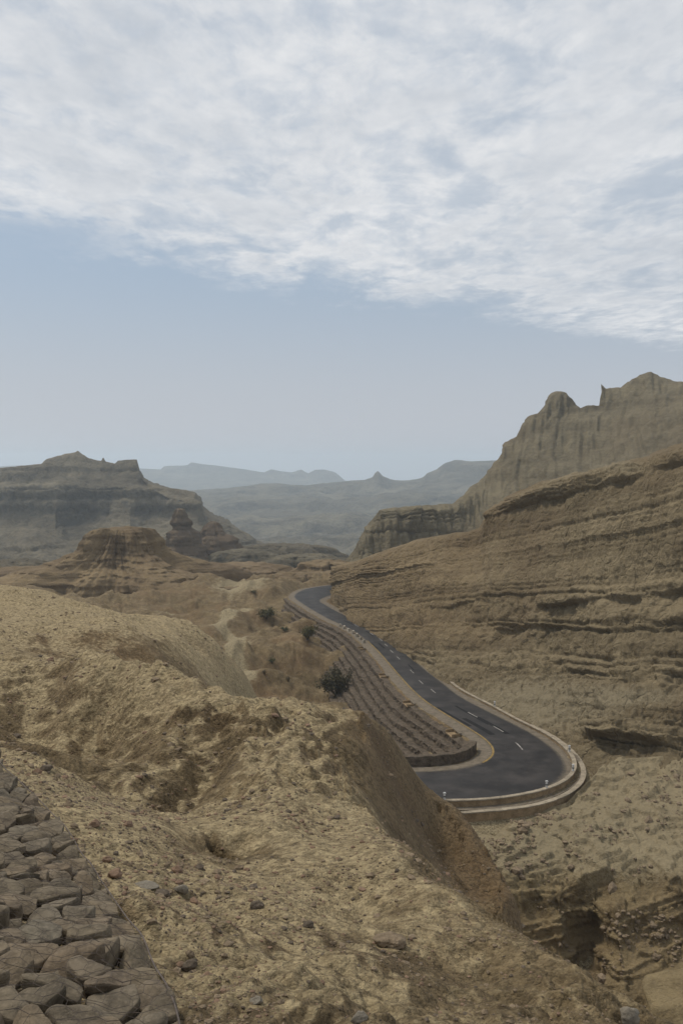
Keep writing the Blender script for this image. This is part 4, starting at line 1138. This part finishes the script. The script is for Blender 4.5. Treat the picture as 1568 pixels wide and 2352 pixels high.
def build_pitching():
    r = np.random.default_rng(11)
    seeds = []
    y = 3.5; row = 0
    while y < 12.6:
        st = r.uniform(0.2, 0.29)
        x = border_x(y) + 0.0 - r.uniform(0.04, 0.16)
        while x > -0.40 * y - 0.3:
            seeds.append((x + r.uniform(-0.04, 0.04), y + r.uniform(-0.09, 0.09)))
            x -= r.uniform(0.2, 0.42)
            if r.random() < 0.18:
                seeds.append((x + r.uniform(0.05, 0.2), y + r.uniform(0.1, 0.2)))
        y += st; row += 1
    seeds = np.array(seeds)
    root = thing('gabion_mattress', 'stone mattress of brown cobbles bound in wire mesh, bottom left corner', 'gabion', loc=(0, 0, 0))
    tops = []
    for i, p in enumerate(seeds):
        near = seeds[np.argsort(np.hypot(*(seeds - p).T))[1:14]]
        poly = [p + np.array(v) for v in ((-0.33, -0.33), (0.33, -0.33), (0.33, 0.33), (-0.33, 0.33))]
        for q in near: poly = clip_poly(poly, p, q)
        # the border
        poly = [np.array([min(v[0], border_x(v[1]) + 0.02), v[1]]) for v in poly]
        if len(poly) < 3: continue
        poly = np.array(poly); c = poly.mean(0)
        for _ in range(2):                              # round the corners
            nx = np.roll(poly, -1, 0); poly = np.stack([0.86 * poly + 0.14 * nx, 0.14 * poly + 0.86 * nx], 1).reshape(-1, 2)
        c = poly.mean(0)
        poly = c + (poly - c) * r.uniform(0.84, 0.95)
        n = 26
        poly = resample(np.vstack([poly, poly[:1]]), n + 1)[:-1]
        rad = np.hypot(*(poly - c).T).mean()
        if rad < 0.035: continue
        gz = float(ground_z(c[0], c[1])) + 0.06
        hgt = r.uniform(0.055, 0.09) * min(1.2, rad / 0.14 + 0.3); tilt = r.normal(0, 0.1, 2); lift = r.uniform(-0.06, 0.04)
        rings = ((0.94, -0.7), (1.0, 0.1), (1.0, 0.5), (0.97, 0.78), (0.9, 0.95), (0.72, 1.03), (0.48, 1.06), (0.24, 1.07))
        planes = [(*r.normal(0, 0.28, 2), r.uniform(0.72, 0.97)) for _ in range(3)]
        vs = []
        for f, hz in rings:
            q = c + (poly - c) * f
            zz = hz * hgt
            for px_, py_, pc_ in planes: zz = np.minimum(zz, hgt * pc_ + px_ * (q[:, 0] - c[0]) + py_ * (q[:, 1] - c[1]))
            zz = zz + tilt[0] * (q[:, 0] - c[0]) + tilt[1] * (q[:, 1] - c[1])
            vs.append(np.c_[q, zz])
        vs = np.vstack(vs + [np.array([[c[0], c[1], min([1.07 * hgt] + [hgt * p_[2] for p_ in planes])]])])
        nz = perlin3(vs[:, 0] * 7, vs[:, 1] * 7, vs[:, 2] * 7 + i * 3.1, 5)[:, None]
        n2_ = perlin3(vs[:, 0] * 17, vs[:, 1] * 17, vs[:, 2] * 17 + i * 3.1, 6)[:, None]
        dirv = vs - np.array([c[0], c[1], 0]); dirv /= np.linalg.norm(dirv, axis=1)[:, None] + 1e-6
        vs = vs + dirv * (nz * 0.02 + n2_ * 0.012)
        loc = np.array([c[0], c[1], gz + lift])
        vs[:, :2] -= c
        F4, m_ = [], len(rings)
        for a in range(m_ - 1):
            for b in range(n):
                F4.append((a * n + b, a * n + (b + 1) % n, (a + 1) * n + (b + 1) % n, (a + 1) * n + b))
        F3 = [((m_ - 1) * n + b, (m_ - 1) * n + (b + 1) % n, m_ * n) for b in range(n)]
        me = bpy.data.meshes.new('stone')
        me.from_pydata(vs.tolist(), [], F4 + F3); me.materials.append(M_STONE)
        me.polygons.foreach_set('use_smooth', [True] * len(me.polygons)); me.update()
        link('stone', me, root, loc=tuple(loc))
        tops.append((vs + loc)[n * 2:])
    tops = np.vstack(tops)
    # hexagonal net drawn tight over the stones
    a, b = 0.075, 0.125
    nodes, key, edges = [], {}, set()
    def node(x, y):
        k_ = (round(x, 3), round(y, 3))
        if k_ not in key: key[k_] = len(nodes); nodes.append((x, y))
        return key[k_]
    ny_ = int((12.4 - 3.6) / (1.5 * a))
    for j in range(ny_):
        cy = 3.6 + j * 1.5 * a
        x0, x1 = -0.40 * cy - 0.2, float(border_x(cy)) - 0.03
        i0, i1 = int(math.floor(x0 / b)), int(math.ceil(x1 / b))
        for i in range(i0, i1 + 1):
            cx = (i + 0.5 * (j % 2)) * b
            if cx > x1 or cx < x0: continue
            P = [(cx, cy + a), (cx + b / 2, cy + a / 2), (cx + b / 2, cy - a / 2), (cx, cy - a), (cx - b / 2, cy - a / 2), (cx - b / 2, cy + a / 2)]
            I = [node(*p) for p in P]
            for u in range(6): edges.add(tuple(sorted((I[u], I[(u + 1) % 6]))))
    N = np.array(nodes)
    N = N + np.stack([perlin2(N[:, 0] * 3, N[:, 1] * 3, 4), perlin2(N[:, 0] * 3, N[:, 1] * 3, 5)], 1) * 0.03
    E_ = np.array(sorted(edges))
    z = np.empty(len(N))
    gl_ = ground_z(N[:, 0], N[:, 1]) + 0.04
    for i, p in enumerate(N):
        d = (tops[:, 0] - p[0]) ** 2 + (tops[:, 1] - p[1]) ** 2
        kk = d < 0.045 ** 2
        z[i] = tops[kk, 2].max() if kk.any() else gl_[i]
    for _ in range(2):                                   # tension: the net bridges the joints
        acc = np.zeros(len(N)); cnt = np.zeros(len(N))
        for u, v in ((0, 1), (1, 0)):
            np.add.at(acc, E_[:, u], z[E_[:, v]]); np.add.at(cnt, E_[:, u], 1)
        z = np.maximum(z, acc / np.maximum(cnt, 1))
    Pn = np.c_[N, z + 0.004]
    A, B = Pn[E_[:, 0]], Pn[E_[:, 1]]
    t = B - A; t /= np.linalg.norm(t, axis=1)[:, None] + 1e-9
    s1 = np.cross(t, [0, 0, 1.0]); s1 /= np.linalg.norm(s1, axis=1)[:, None] + 1e-9
    s2 = np.cross(s1, t); rad = 0.0015
    ring = [rad * (math.cos(q) * s1 + math.sin(q) * s2) for q in (math.pi / 2, math.pi / 2 + 2.094, math.pi / 2 + 4.189)]
    Vv = np.stack([A + ring[0], A + ring[1], A + ring[2], B + ring[0], B + ring[1], B + ring[2]], 1).reshape(-1, 3)
    o6 = np.arange(len(E_))[:, None] * 6
    F = np.vstack([o6 + [0, 1, 4, 3], o6 + [1, 2, 5, 4], o6 + [2, 0, 3, 5]])
    link('wire_mesh', mesh_np('wire_mesh', Vv, F, M_WIRE, False), root)
    # the selvedge wire along the border
    yy = np.linspace(3.6, 12.3, 140); xx = border_x(yy) + 0.0
    zz = np.array([tops[((tops[:, 0] - x) ** 2 + (tops[:, 1] - y) ** 2) < 0.09 ** 2, 2].max(initial=float(ground_z(x, y)) + 0.02) for x, y in zip(xx, yy)])
    zz = smooth_line(np.c_[xx, yy, zz], 3, 2)
    th = np.linspace(0, 2 * math.pi, 5, endpoint=False)
    n_ = left_normals(zz)
    Vv = zz[:, None] + 0.006 * np.stack([n_[:, None, 0] * np.cos(th), n_[:, None, 1] * np.cos(th), np.sin(th) + 0 * n_[:, :1]], 2)
    k5 = 5; i = np.arange((len(zz) - 1) * k5); rI, cI = i // k5, i % k5
    F = np.stack([rI * k5 + cI, rI * k5 + (cI + 1) % k5, (rI + 1) * k5 + (cI + 1) % k5, (rI + 1) * k5 + cI], 1)
    link('selvedge_wire', mesh_np('selvedge_wire', Vv, F, M_WIRE, True), root)


build_pitching()


# ------------------------------------------------------------------ loose stones
M_ROCK = simple_mat('loose_rock', (0.13, 0.098, 0.065, 1), (0.26, 0.20, 0.135, 1), 3.0, 0.8, 0.05)
M_ROCK_GREY = simple_mat('grey_rock', (0.13, 0.113, 0.088, 1), (0.24, 0.212, 0.168, 1), 6.0, 0.6, 0.03)
M_ROCK_RED = simple_mat('reddish_rock', (0.15, 0.10, 0.068, 1), (0.26, 0.175, 0.12, 1), 5.0, 0.6, 0.03)
M_ROCK_DARK = simple_mat('dark_rock', (0.075, 0.06, 0.045, 1), (0.15, 0.12, 0.09, 1), 5.0, 0.7, 0.03)


def ico(sub):
    import bmesh
    bm = bmesh.new(); bmesh.ops.create_icosphere(bm, subdivisions=sub, radius=1)
    v = np.array([q.co[:] for q in bm.verts]); f = np.array([[q.index for q in p.verts] for p in bm.faces]); bm.free()
    return v, f


ICO1, ICO2, ICO4 = ico(1), ico(2), ico(4)


def rock_shape(V_, seed, rough=0.35):
    a = perlin3(V_[:, 0] * 0.9, V_[:, 1] * 0.9, V_[:, 2] * 0.9, seed)
    b = perlin3(V_[:, 0] * 2.3, V_[:, 1] * 2.3, V_[:, 2] * 2.3, seed + 3)
    c = perlin3(V_[:, 0] * 6, V_[:, 1] * 6, V_[:, 2] * 6, seed + 5)
    out = V_ * (1 + rough * a + rough * 0.5 * b + rough * 0.2 * c)[:, None]
    # a few flat breaks
    r = np.random.default_rng(seed)
    for _ in range(5):
        n = r.normal(size=3); n /= np.linalg.norm(n)
        d = out @ n; lim = r.uniform(0.62, 0.9)
        out = out - np.maximum(d - lim, 0)[:, None] * n * 0.85
    return out


def hit(u, v, y0=3.0, y1=400.0):
    """where the sight line through (u, v) meets the ground"""
    Yq = np.exp(np.linspace(math.log(y0), math.log(y1), 4000))
    x, y, z = at(u, v, Yq)
    g_ = ground_z(x, Yq)
    k_ = np.where(z < g_)[0]
    i = k_[0] if len(k_) else len(Yq) - 1
    return np.array([x[i], Yq[i], g_[i]])


def single_rock(u, v, wpx, label, mat, flat=0.6, rz=0.0, seed=0, asp=0.75, name='rock', group=None, sink=0.3):
    p = hit(u, v)
    r = wpx / 2 * p[1] / FOC
    V_ = rock_shape(ICO4[0], 100 + seed) * [r, r * asp, r * flat]
    V_[:, 2] += r * flat * (1 - 2 * sink) * 0.9
    o = link(name, mesh_np(name, V_, ICO4[1], mat), None, tuple(p), (0, 0, rz))
    return tag(o, label, 'rock', group)


single_rock(389, 944, 34, 'flat brown boulder half buried in the near slope', M_ROCK, 0.42, 0.2, 1, 0.8)
single_rock(359, 1022, 19, 'small grey stone at the bottom edge of the picture', M_ROCK_GREY, 0.9, 0.5, 2)
single_rock(189, 968, 17, 'dark angular stone on the sand beside the stone mattress', M_ROCK_DARK, 0.7, 0.1, 3)
single_rock(115, 876, 15, 'reddish grey stone on the sand at the mattress edge', M_ROCK_RED, 0.8, 0.9, 4)
single_rock(107, 861, 11, 'small reddish pebble above the larger reddish stone', M_ROCK_RED, 0.7, 0.3, 5)
single_rock(145, 888, 30, 'flat pale grey slab lying on sand right of the mattress', M_ROCK_GREY, 0.25, 0.2, 6, 0.7)
single_rock(162, 895, 18, 'long dark stone lying right of the pale slab', M_ROCK_DARK, 0.45, -0.4, 7, 0.5)
single_rock(182, 892, 15, 'grey brown stone uphill of the long dark stone', M_ROCK_GREY, 0.8, 0.4, 8)
single_rock(95, 826, 12, 'rusty brown stone in the sandy gully by the wall of earth', M_ROCK_RED, 0.8, 0.4, 9)
single_rock(46, 770, 14, 'dark stone in the gully above the stone mattress', M_ROCK_DARK, 0.6, 0.4, 10)
single_rock(628, 1019, 24, 'pale grey stone near the lower right corner', M_ROCK_GREY, 0.7, 0.4, 11)
single_rock(598, 792, 20, 'block of tan rock just outside the bend of the kerb', M_ROCK, 0.9, 0.4, 13)
single_rock(308, 927, 12, 'dark pebble lying left of the flat brown boulder', M_ROCK_DARK, 0.6, 0.3, 14)
single_rock(256, 908, 15, 'dark clod in the middle of the near slope', M_ROCK_DARK, 0.6, 0.3, 15)
single_rock(228, 946, 12, 'brown stone downhill of the dark clod', M_ROCK, 0.7, 0.3, 16)
single_rock(255, 1002, 16, 'flat grey stone near the bottom left of centre', M_ROCK_GREY, 0.5, 0.3, 17)


single_rock(700, 1016, 130, 'dark brown slab of rock cut off by the lower right corner', M_BANK, 0.5, 0.3, 12, 0.9, sink=0.35)


def scatter(name, n, y0, y1, th0, th1, dens, size, mats, seed, shape=ICO1, flat=0.65, on=None):
    r = np.random.default_rng(seed)
    th = r.uniform(th0, th1, n * 3); Y = np.exp(r.uniform(math.log(y0), math.log(y1), n * 3)); X = th * Y
    ok = (r.random(n * 3) < dens(X, Y)) & ~((Y < 12.7) & (X < border_x(Y) + 0.03))
    X, Y = X[ok][:n], Y[ok][:n]
    n = len(X)
    Z = ground_z(X, Y)
    if on is not None:                                    # lie on points of another surface
        pk = r.integers(0, len(on), n); X, Y, Z = on[pk, 0], on[pk, 1], on[pk, 2]
    vers = [rock_shape(shape[0], seed * 10 + i, 0.45) for i in range(12)]
    rad = size(r, X, Y)
    pick = r.integers(0, 12, n); ang = r.uniform(0, 6.283, n)
    nvx = len(shape[0])
    base = np.stack(vers)[pick]
    c, s_ = np.cos(ang)[:, None], np.sin(ang)[:, None]
    asp = r.uniform(0.6, 1.0, n)[:, None]
    bx, by, bz = base[..., 0], base[..., 1] * asp, base[..., 2] * flat * r.uniform(0.6, 1.2, n)[:, None]
    Vv = np.stack([X[:, None] + rad[:, None] * (bx * c - by * s_), Y[:, None] + rad[:, None] * (bx * s_ + by * c), Z[:, None] + rad[:, None] * (bz + 0.15)], 2)
    F = (shape[1][None] + (np.arange(n) * nvx)[:, None, None]).reshape(-1, 3)
    me = mesh_np(name, Vv.reshape(-1, 3), F, None, False)
    for m in mats: me.materials.append(m)
    me.polygons.foreach_set('material_index', np.repeat(r.integers(0, len(mats), n), len(shape[1])).astype(np.int32))
    o = link(name, me); o['kind'] = 'stuff'
    return o


def dens_near(X, Y):
    strip_ = np.exp(-((X - border_x(Y) - 0.55 * (Y / 8)) / (0.09 * Y)) ** 2) * (Y < 15)
    p = np.clip(0.28 + 0.9 * perlin2(X * 0.5, Y * 0.5, 33) + 0.4 * perlin2(X * 2, Y * 2, 34), 0.03, 1)
    return np.clip(0.6 * strip_ + p, 0, 1)


o = scatter('gravel', 12500, 4.4, 34, -0.40, 0.36, dens_near, lambda r, X, Y: np.clip(r.lognormal(math.log(0.0095), 0.6, len(X)), 0.004, 0.055) * (Y / 7) ** 0.8, [M_ROCK, M_ROCK_DARK, M_ROCK, M_ROCK, M_ROCK_RED], 5)
tag(o, 'scattered pebbles and small clods over the near slope', 'gravel')
_b = BANK_S[12:200].reshape(-1, 3)
_b = _b[RNG.random(len(_b)) < np.clip(0.15 + 1.2 * perlin2(_b[:, 0] * 0.25, _b[:, 1] * 0.25, 41), 0.02, 1)]
o = scatter('rubble', 1700, 54, 92, 0.10, 0.45, lambda X, Y: np.ones(len(X)), lambda r, X, Y: np.clip(r.lognormal(math.log(0.13), 0.55, len(X)), 0.05, 0.6), [M_ROCK], 6, on=_b)
tag(o, 'broken rock scattered on the slope below the road bend', 'rubble')
o = scatter('gravel', 2600, 34, 95, -0.42, 0.05, lambda X, Y: np.clip(0.3 + 0.9 * perlin2(X * 0.2, Y * 0.2, 43), 0.02, 1), lambda r, X, Y: np.clip(r.lognormal(math.log(0.045), 0.5, len(X)), 0.025, 0.25), [M_ROCK], 7)
tag(o, 'loose clods on the sandy ridge top at left', 'gravel')


# ------------------------------------------------------------------ shrubs
def leaf_mat(name, a, b):
    m, g = new_mat(name)
    pos = g.n('ShaderNodeNewGeometry').outputs['Position']
    finish(g, g.mix(g.smooth(g.noise(pos, 3.0, 3, 0.6), 0.3, 0.7), a, b), None, rough=0.8)
    return m


M_LEAF = {'olive': leaf_mat('olive_leaves', (0.07, 0.07, 0.032, 1), (0.14, 0.125, 0.058, 1)), 'dark': leaf_mat('dark_twigs', (0.055, 0.05, 0.03, 1), (0.115, 0.098, 0.056, 1)),
          'green': leaf_mat('green_leaves', (0.035, 0.06, 0.022, 1), (0.065, 0.095, 0.035, 1)), 'dry': leaf_mat('dry_leaves', (0.10, 0.085, 0.042, 1), (0.17, 0.14, 0.07, 1))}
M_BARK = simple_mat('shrub_bark', (0.06, 0.045, 0.03, 1), (0.13, 0.10, 0.07, 1), 6, 0.5, 0.01)


def shrub(u, v, wpx, hpx, tone, label, seed, name='shrub', leaves=900):
    r = np.random.default_rng(seed)
    p = hit(u, v)
    R = wpx / 2 * p[1] / FOC; Hh = hpx * p[1] / FOC * 1.05
    root = thing(name, label, 'shrub', 'desert shrubs near the road', loc=tuple(p))
    Vs, Fs, tips = [], [], []
    def tube(A, B, ra, rb):
        A, B = np.array(A), np.array(B); t = B - A; t = t / (np.linalg.norm(t) + 1e-9)
        s1 = np.cross(t, [0.3, 0.5, 0.8]); s1 /= np.linalg.norm(s1) + 1e-9; s2 = np.cross(t, s1)
        o_ = sum(len(q) for q in Vs)
        th = np.linspace(0, 2 * math.pi, 5, endpoint=False)
        Vs.append(np.vstack([A + ra * (np.cos(q) * s1 + np.sin(q) * s2) for q in th] + [B + rb * (np.cos(q) * s1 + np.sin(q) * s2) for q in th]))
        for i in range(5): Fs.append((o_ + i, o_ + (i + 1) % 5, o_ + 5 + (i + 1) % 5, o_ + 5 + i))
    nb = 13
    for i in range(nb):
        az = r.uniform(0, 6.283); sp_ = r.uniform(0.25, 0.95)
        end = np.array([math.cos(az) * R * sp_, math.sin(az) * R * sp_, Hh * r.uniform(0.45, 0.85) * (1.1 - 0.5 * sp_)])
        mid_ = end * [0.4, 0.4, 0.55] + r.normal(0, 0.05 * R, 3)
        r0 = 0.022 * R + 0.01
        tube((r.normal(0, 0.04 * R), r.normal(0, 0.04 * R), -0.12), mid_, r0 * 1.4, r0); tube(mid_, end, r0, r0 * 0.45)
        for _ in range(6):
            q = mid_ + (end - mid_) * r.uniform(0.2, 1.0); e2 = q + r.normal(0, 0.17, 3) * [R, R, Hh * 0.6] + [0, 0, 0.08 * Hh]
            e2[2] = max(e2[2], 0.08 * Hh)
            tube(q, e2, r0 * 0.45, r0 * 0.2); tips.append((q, e2))
    link('stem', mesh_np('stem', np.vstack(Vs), np.array(Fs), M_BARK), root)
    tp = r.integers(0, len(tips), leaves)
    A = np.array([t[0] for t in tips])[tp]; B = np.array([t[1] for t in tips])[tp]
    C_ = A + (B - A) * r.uniform(0.1, 1.15, leaves)[:, None] + r.normal(0, 0.095, (leaves, 3)) * [R, R, Hh * 0.8]
    C_[:, 2] = np.abs(C_[:, 2])
    sz = r.uniform(0.05, 0.10, leaves)[:, None] * max(R, 0.3)
    d1 = r.normal(size=(leaves, 3)); d1 /= np.linalg.norm(d1, axis=1)[:, None]
    d2 = np.cross(d1, r.normal(size=(leaves, 3))); d2 /= np.linalg.norm(d2, axis=1)[:, None]
    Vq = np.stack([C_ - d1 * sz, C_ + d2 * sz * 0.42, C_ + d1 * sz, C_ - d2 * sz * 0.42], 1).reshape(-1, 3)
    link('foliage', mesh_np('foliage', Vq, np.arange(leaves * 4).reshape(-1, 4), M_LEAF[tone], False), root)


shrub(338, 697, 38, 33, 'dark', 'large dark bushy shrub at the foot of the terraces', 1, leaves=2200)
shrub(307, 640, 22, 16, 'olive', 'olive shrub against the terraces, uphill of the large dark one', 2, leaves=1300)
shrub(266, 619, 22, 13, 'olive', 'wide low olive shrub at the far end of the terraces', 3, leaves=1200)
shrub(284, 632, 10, 5, 'green', 'tiny dark green tuft on the clay flat between two olive shrubs', 4, leaves=400)
shrub(272, 664, 9, 8, 'green', 'bright green shrub alone on the eroded bank', 5, leaves=500)
shrub(264, 675, 7, 6, 'dark', 'small dark shrub just below the bright green one', 6, leaves=300)
shrub(288, 682, 8, 7, 'dark', 'small dark shrub left of the large dark bush', 7, leaves=300)
shrub(254, 594, 11, 4, 'olive', 'distant low shrub on the pale sand flat', 8, leaves=300)
shrub(540, 827, 12, 6, 'green', 'small green yellow tuft on the rubble below the bend', 9, leaves=500)
shrub(434, 662, 8, 8, 'dark', 'small dark shrub at the cliff foot beside the straight road', 10, leaves=350)
shrub(459, 686, 9, 10, 'dark', 'second dark shrub at the cliff foot, nearer the bend', 11, leaves=350)


# ------------------------------------------------------------------ roadside things
def box_np(sx, sy, sz, taper=1.0):
    v = np.array([(-1, -1, 0), (1, -1, 0), (1, 1, 0), (-1, 1, 0), (-1, -1, 1), (1, -1, 1), (1, 1, 1), (-1, 1, 1)], float)
    v[4:, :2] *= taper
    v = v * [sx / 2, sy / 2, sz]
    f = np.array([(3, 2, 1, 0), (4, 5, 6, 7), (0, 1, 5, 4), (1, 2, 6, 5), (2, 3, 7, 6), (3, 0, 4, 7)])
    return v, f


def bevelled(name, sx, sy, sz, mat, taper=1.0, bev=0.02):
    import bmesh
    v, f = box_np(sx, sy, sz, taper)
    me = bpy.data.meshes.new(name); me.from_pydata(v.tolist(), [], f.tolist())
    bm = bmesh.new(); bm.from_mesh(me)
    bmesh.ops.bevel(bm, geom=bm.edges[:], offset=bev, segments=2, affect='EDGES', profile=0.7)
    bm.to_mesh(me); bm.free(); me.materials.append(mat)
    return me


M_POST = simple_mat('white_enamel', (0.38, 0.38, 0.37, 1), (0.60, 0.60, 0.59, 1), 4, 0.1, 0.002, 0.5, 3, 0.5)
M_POST_BAND = simple_mat('black_band', (0.02, 0.02, 0.02, 1), (0.05, 0.05, 0.05, 1), 4, 0.1, 0.002, 0.5, 3, 0.5)
post_me = bevelled('post', 0.20, 0.16, 0.62, M_POST, 0.86, 0.02)
cap_me = bevelled('cap', 0.26, 0.22, 0.09, M_POST, 0.8, 0.02)
band_me = bevelled('band', 0.208, 0.168, 0.12, M_POST_BAND, 0.97, 0.01)
for (u, v), lab in ((c4(605, 293), 'white marker post highest up the straight, on the kerb wall'), (c4(990, 525), 'white marker post where the kerb begins to bend'), (c4(1007, 622), 'white marker post at the outermost point of the bend'),
                    (c4(878, 712), 'white marker post on the near side of the bend'), (c4(355, 772), 'white marker post beside the dark ridge that hides the road')):
    p = at_z(u, v, float(road_z(v)) + 0.4)
    q = kerb_in[np.argmin(np.hypot(kerb_in[:, 0] - p[0], kerb_in[:, 1] - p[1]))]
    t = thing('marker_post', lab, 'marker post', 'white marker posts on the kerb', loc=(q[0], q[1], q[2] + 0.39))
    link('post', post_me, t); link('band', band_me, t, loc=(0, 0, 0.25)); link('cap', cap_me, t, loc=(0, 0, 0.615))

M_BLOCK = simple_mat('chipped_concrete', (0.22, 0.19, 0.15, 1), (0.45, 0.41, 0.34, 1), 2.5, 0.6, 0.03)
r_ = np.random.default_rng(4)
for i, (x, y) in enumerate([(722, 402), (748, 418), (770, 432), (797, 448), (822, 468), (846, 486), (868, 505)]):
    u, v = c3(x, y); p = at_z(u, v, float(road_z(v)))
    me = bevelled('guard_block', r_.uniform(0.7, 1.2), 0.45, r_.uniform(0.45, 0.75), M_BLOCK, 0.85, 0.05)
    k_ = np.argmin(np.hypot(SH_L[:, 0] - p[0], SH_L[:, 1] - p[1])); q = SH_L[k_] * 0.55 + EL[k_] * 0.45
    o = link('guard_block', me, None, (q[0], q[1], q[2] - 0.1), (r_.normal(0, 0.1), r_.normal(0, 0.1), r_.uniform(0.9, 1.9)))
    tag(o, ('farthest chipped concrete guard block', 'second guard block from the far end', 'third guard block from the far end', 'middle one of the seven guard blocks', 'third guard block from the near end', 'second guard block from the near end', 'nearest chipped concrete guard block')[i] + ' of the row on the left road shoulder', 'guard block', 'guard blocks on the left shoulder')

# drain chutes let into the top of the terraces
slab_me = bevelled('lip_slab', 2.3, 0.34, 0.09, M_GRAVEL, 0.98, 0.02)
cheek_me = bevelled('cheek', 0.16, 1.1, 0.42, M_KERB_BROWN, 0.95, 0.02)
floor_me = bevelled('chute_floor', 2.2, 1.1, 0.08, M_KERB_BROWN, 1.0, 0.01)
for (u, v), lab in ((c3(880, 545), 'farthest concrete drain inlet on the terrace top'), (c3(1022, 720), 'second drain inlet from the far end of the terrace top'), (c3(1200, 890), 'wide drain inlet halfway down the terrace top'), (c4(462, 425), 'nearest drain inlet, close to the bend')):
    p = at_z(u, v, float(road_z(v)) - 0.2)
    k_ = np.argmin(np.hypot(SH_L[:, 0] - p[0], SH_L[:, 1] - p[1]))
    nrm = SH_L[k_] - EL[k_]; ang = math.atan2(nrm[1], nrm[0]) - math.pi / 2
    q = EL[k_] + nrm / np.linalg.norm(nrm[:2]) * 2.2
    t = thing('drain_inlet', lab, 'drain', 'drain inlets along the terraces', loc=(q[0], q[1], EL[k_][2] - 0.28), rot=(0, 0, ang))
    link('chute_floor', floor_me, t, loc=(0, 0.2, 0.0)); link('cheek', cheek_me, t, loc=(-1.07, 0.2, 0)); link('cheek', cheek_me, t, loc=(1.07, 0.2, 0)); link('lip_slab', slab_me, t, loc=(0, -0.35, 0.41))

# ------------------------------------------------------------------ dusty air
hz = bpy.data.materials.new('haze'); hz.use_nodes = True
g = NT(hz.node_tree)
pv = g.n('ShaderNodeVolumePrincipled', ins={'Color': (0.77, 0.89, 1.0, 1), 'Density': 0.00018, 'Anisotropy': 0.3})
out = g.n('ShaderNodeOutputMaterial'); g.t.links.new(pv.outputs[0], out.inputs['Volume'])
v, f = box_np(11400, 9800, 560)
me = bpy.data.meshes.new('haze'); me.from_pydata((v + [0, 4200, -420]).tolist(), [], f.tolist()); me.materials.append(hz)
haze = link('haze', me); haze['kind'] = 'stuff'; tag(haze, 'pale dusty haze over the whole valley', 'haze')
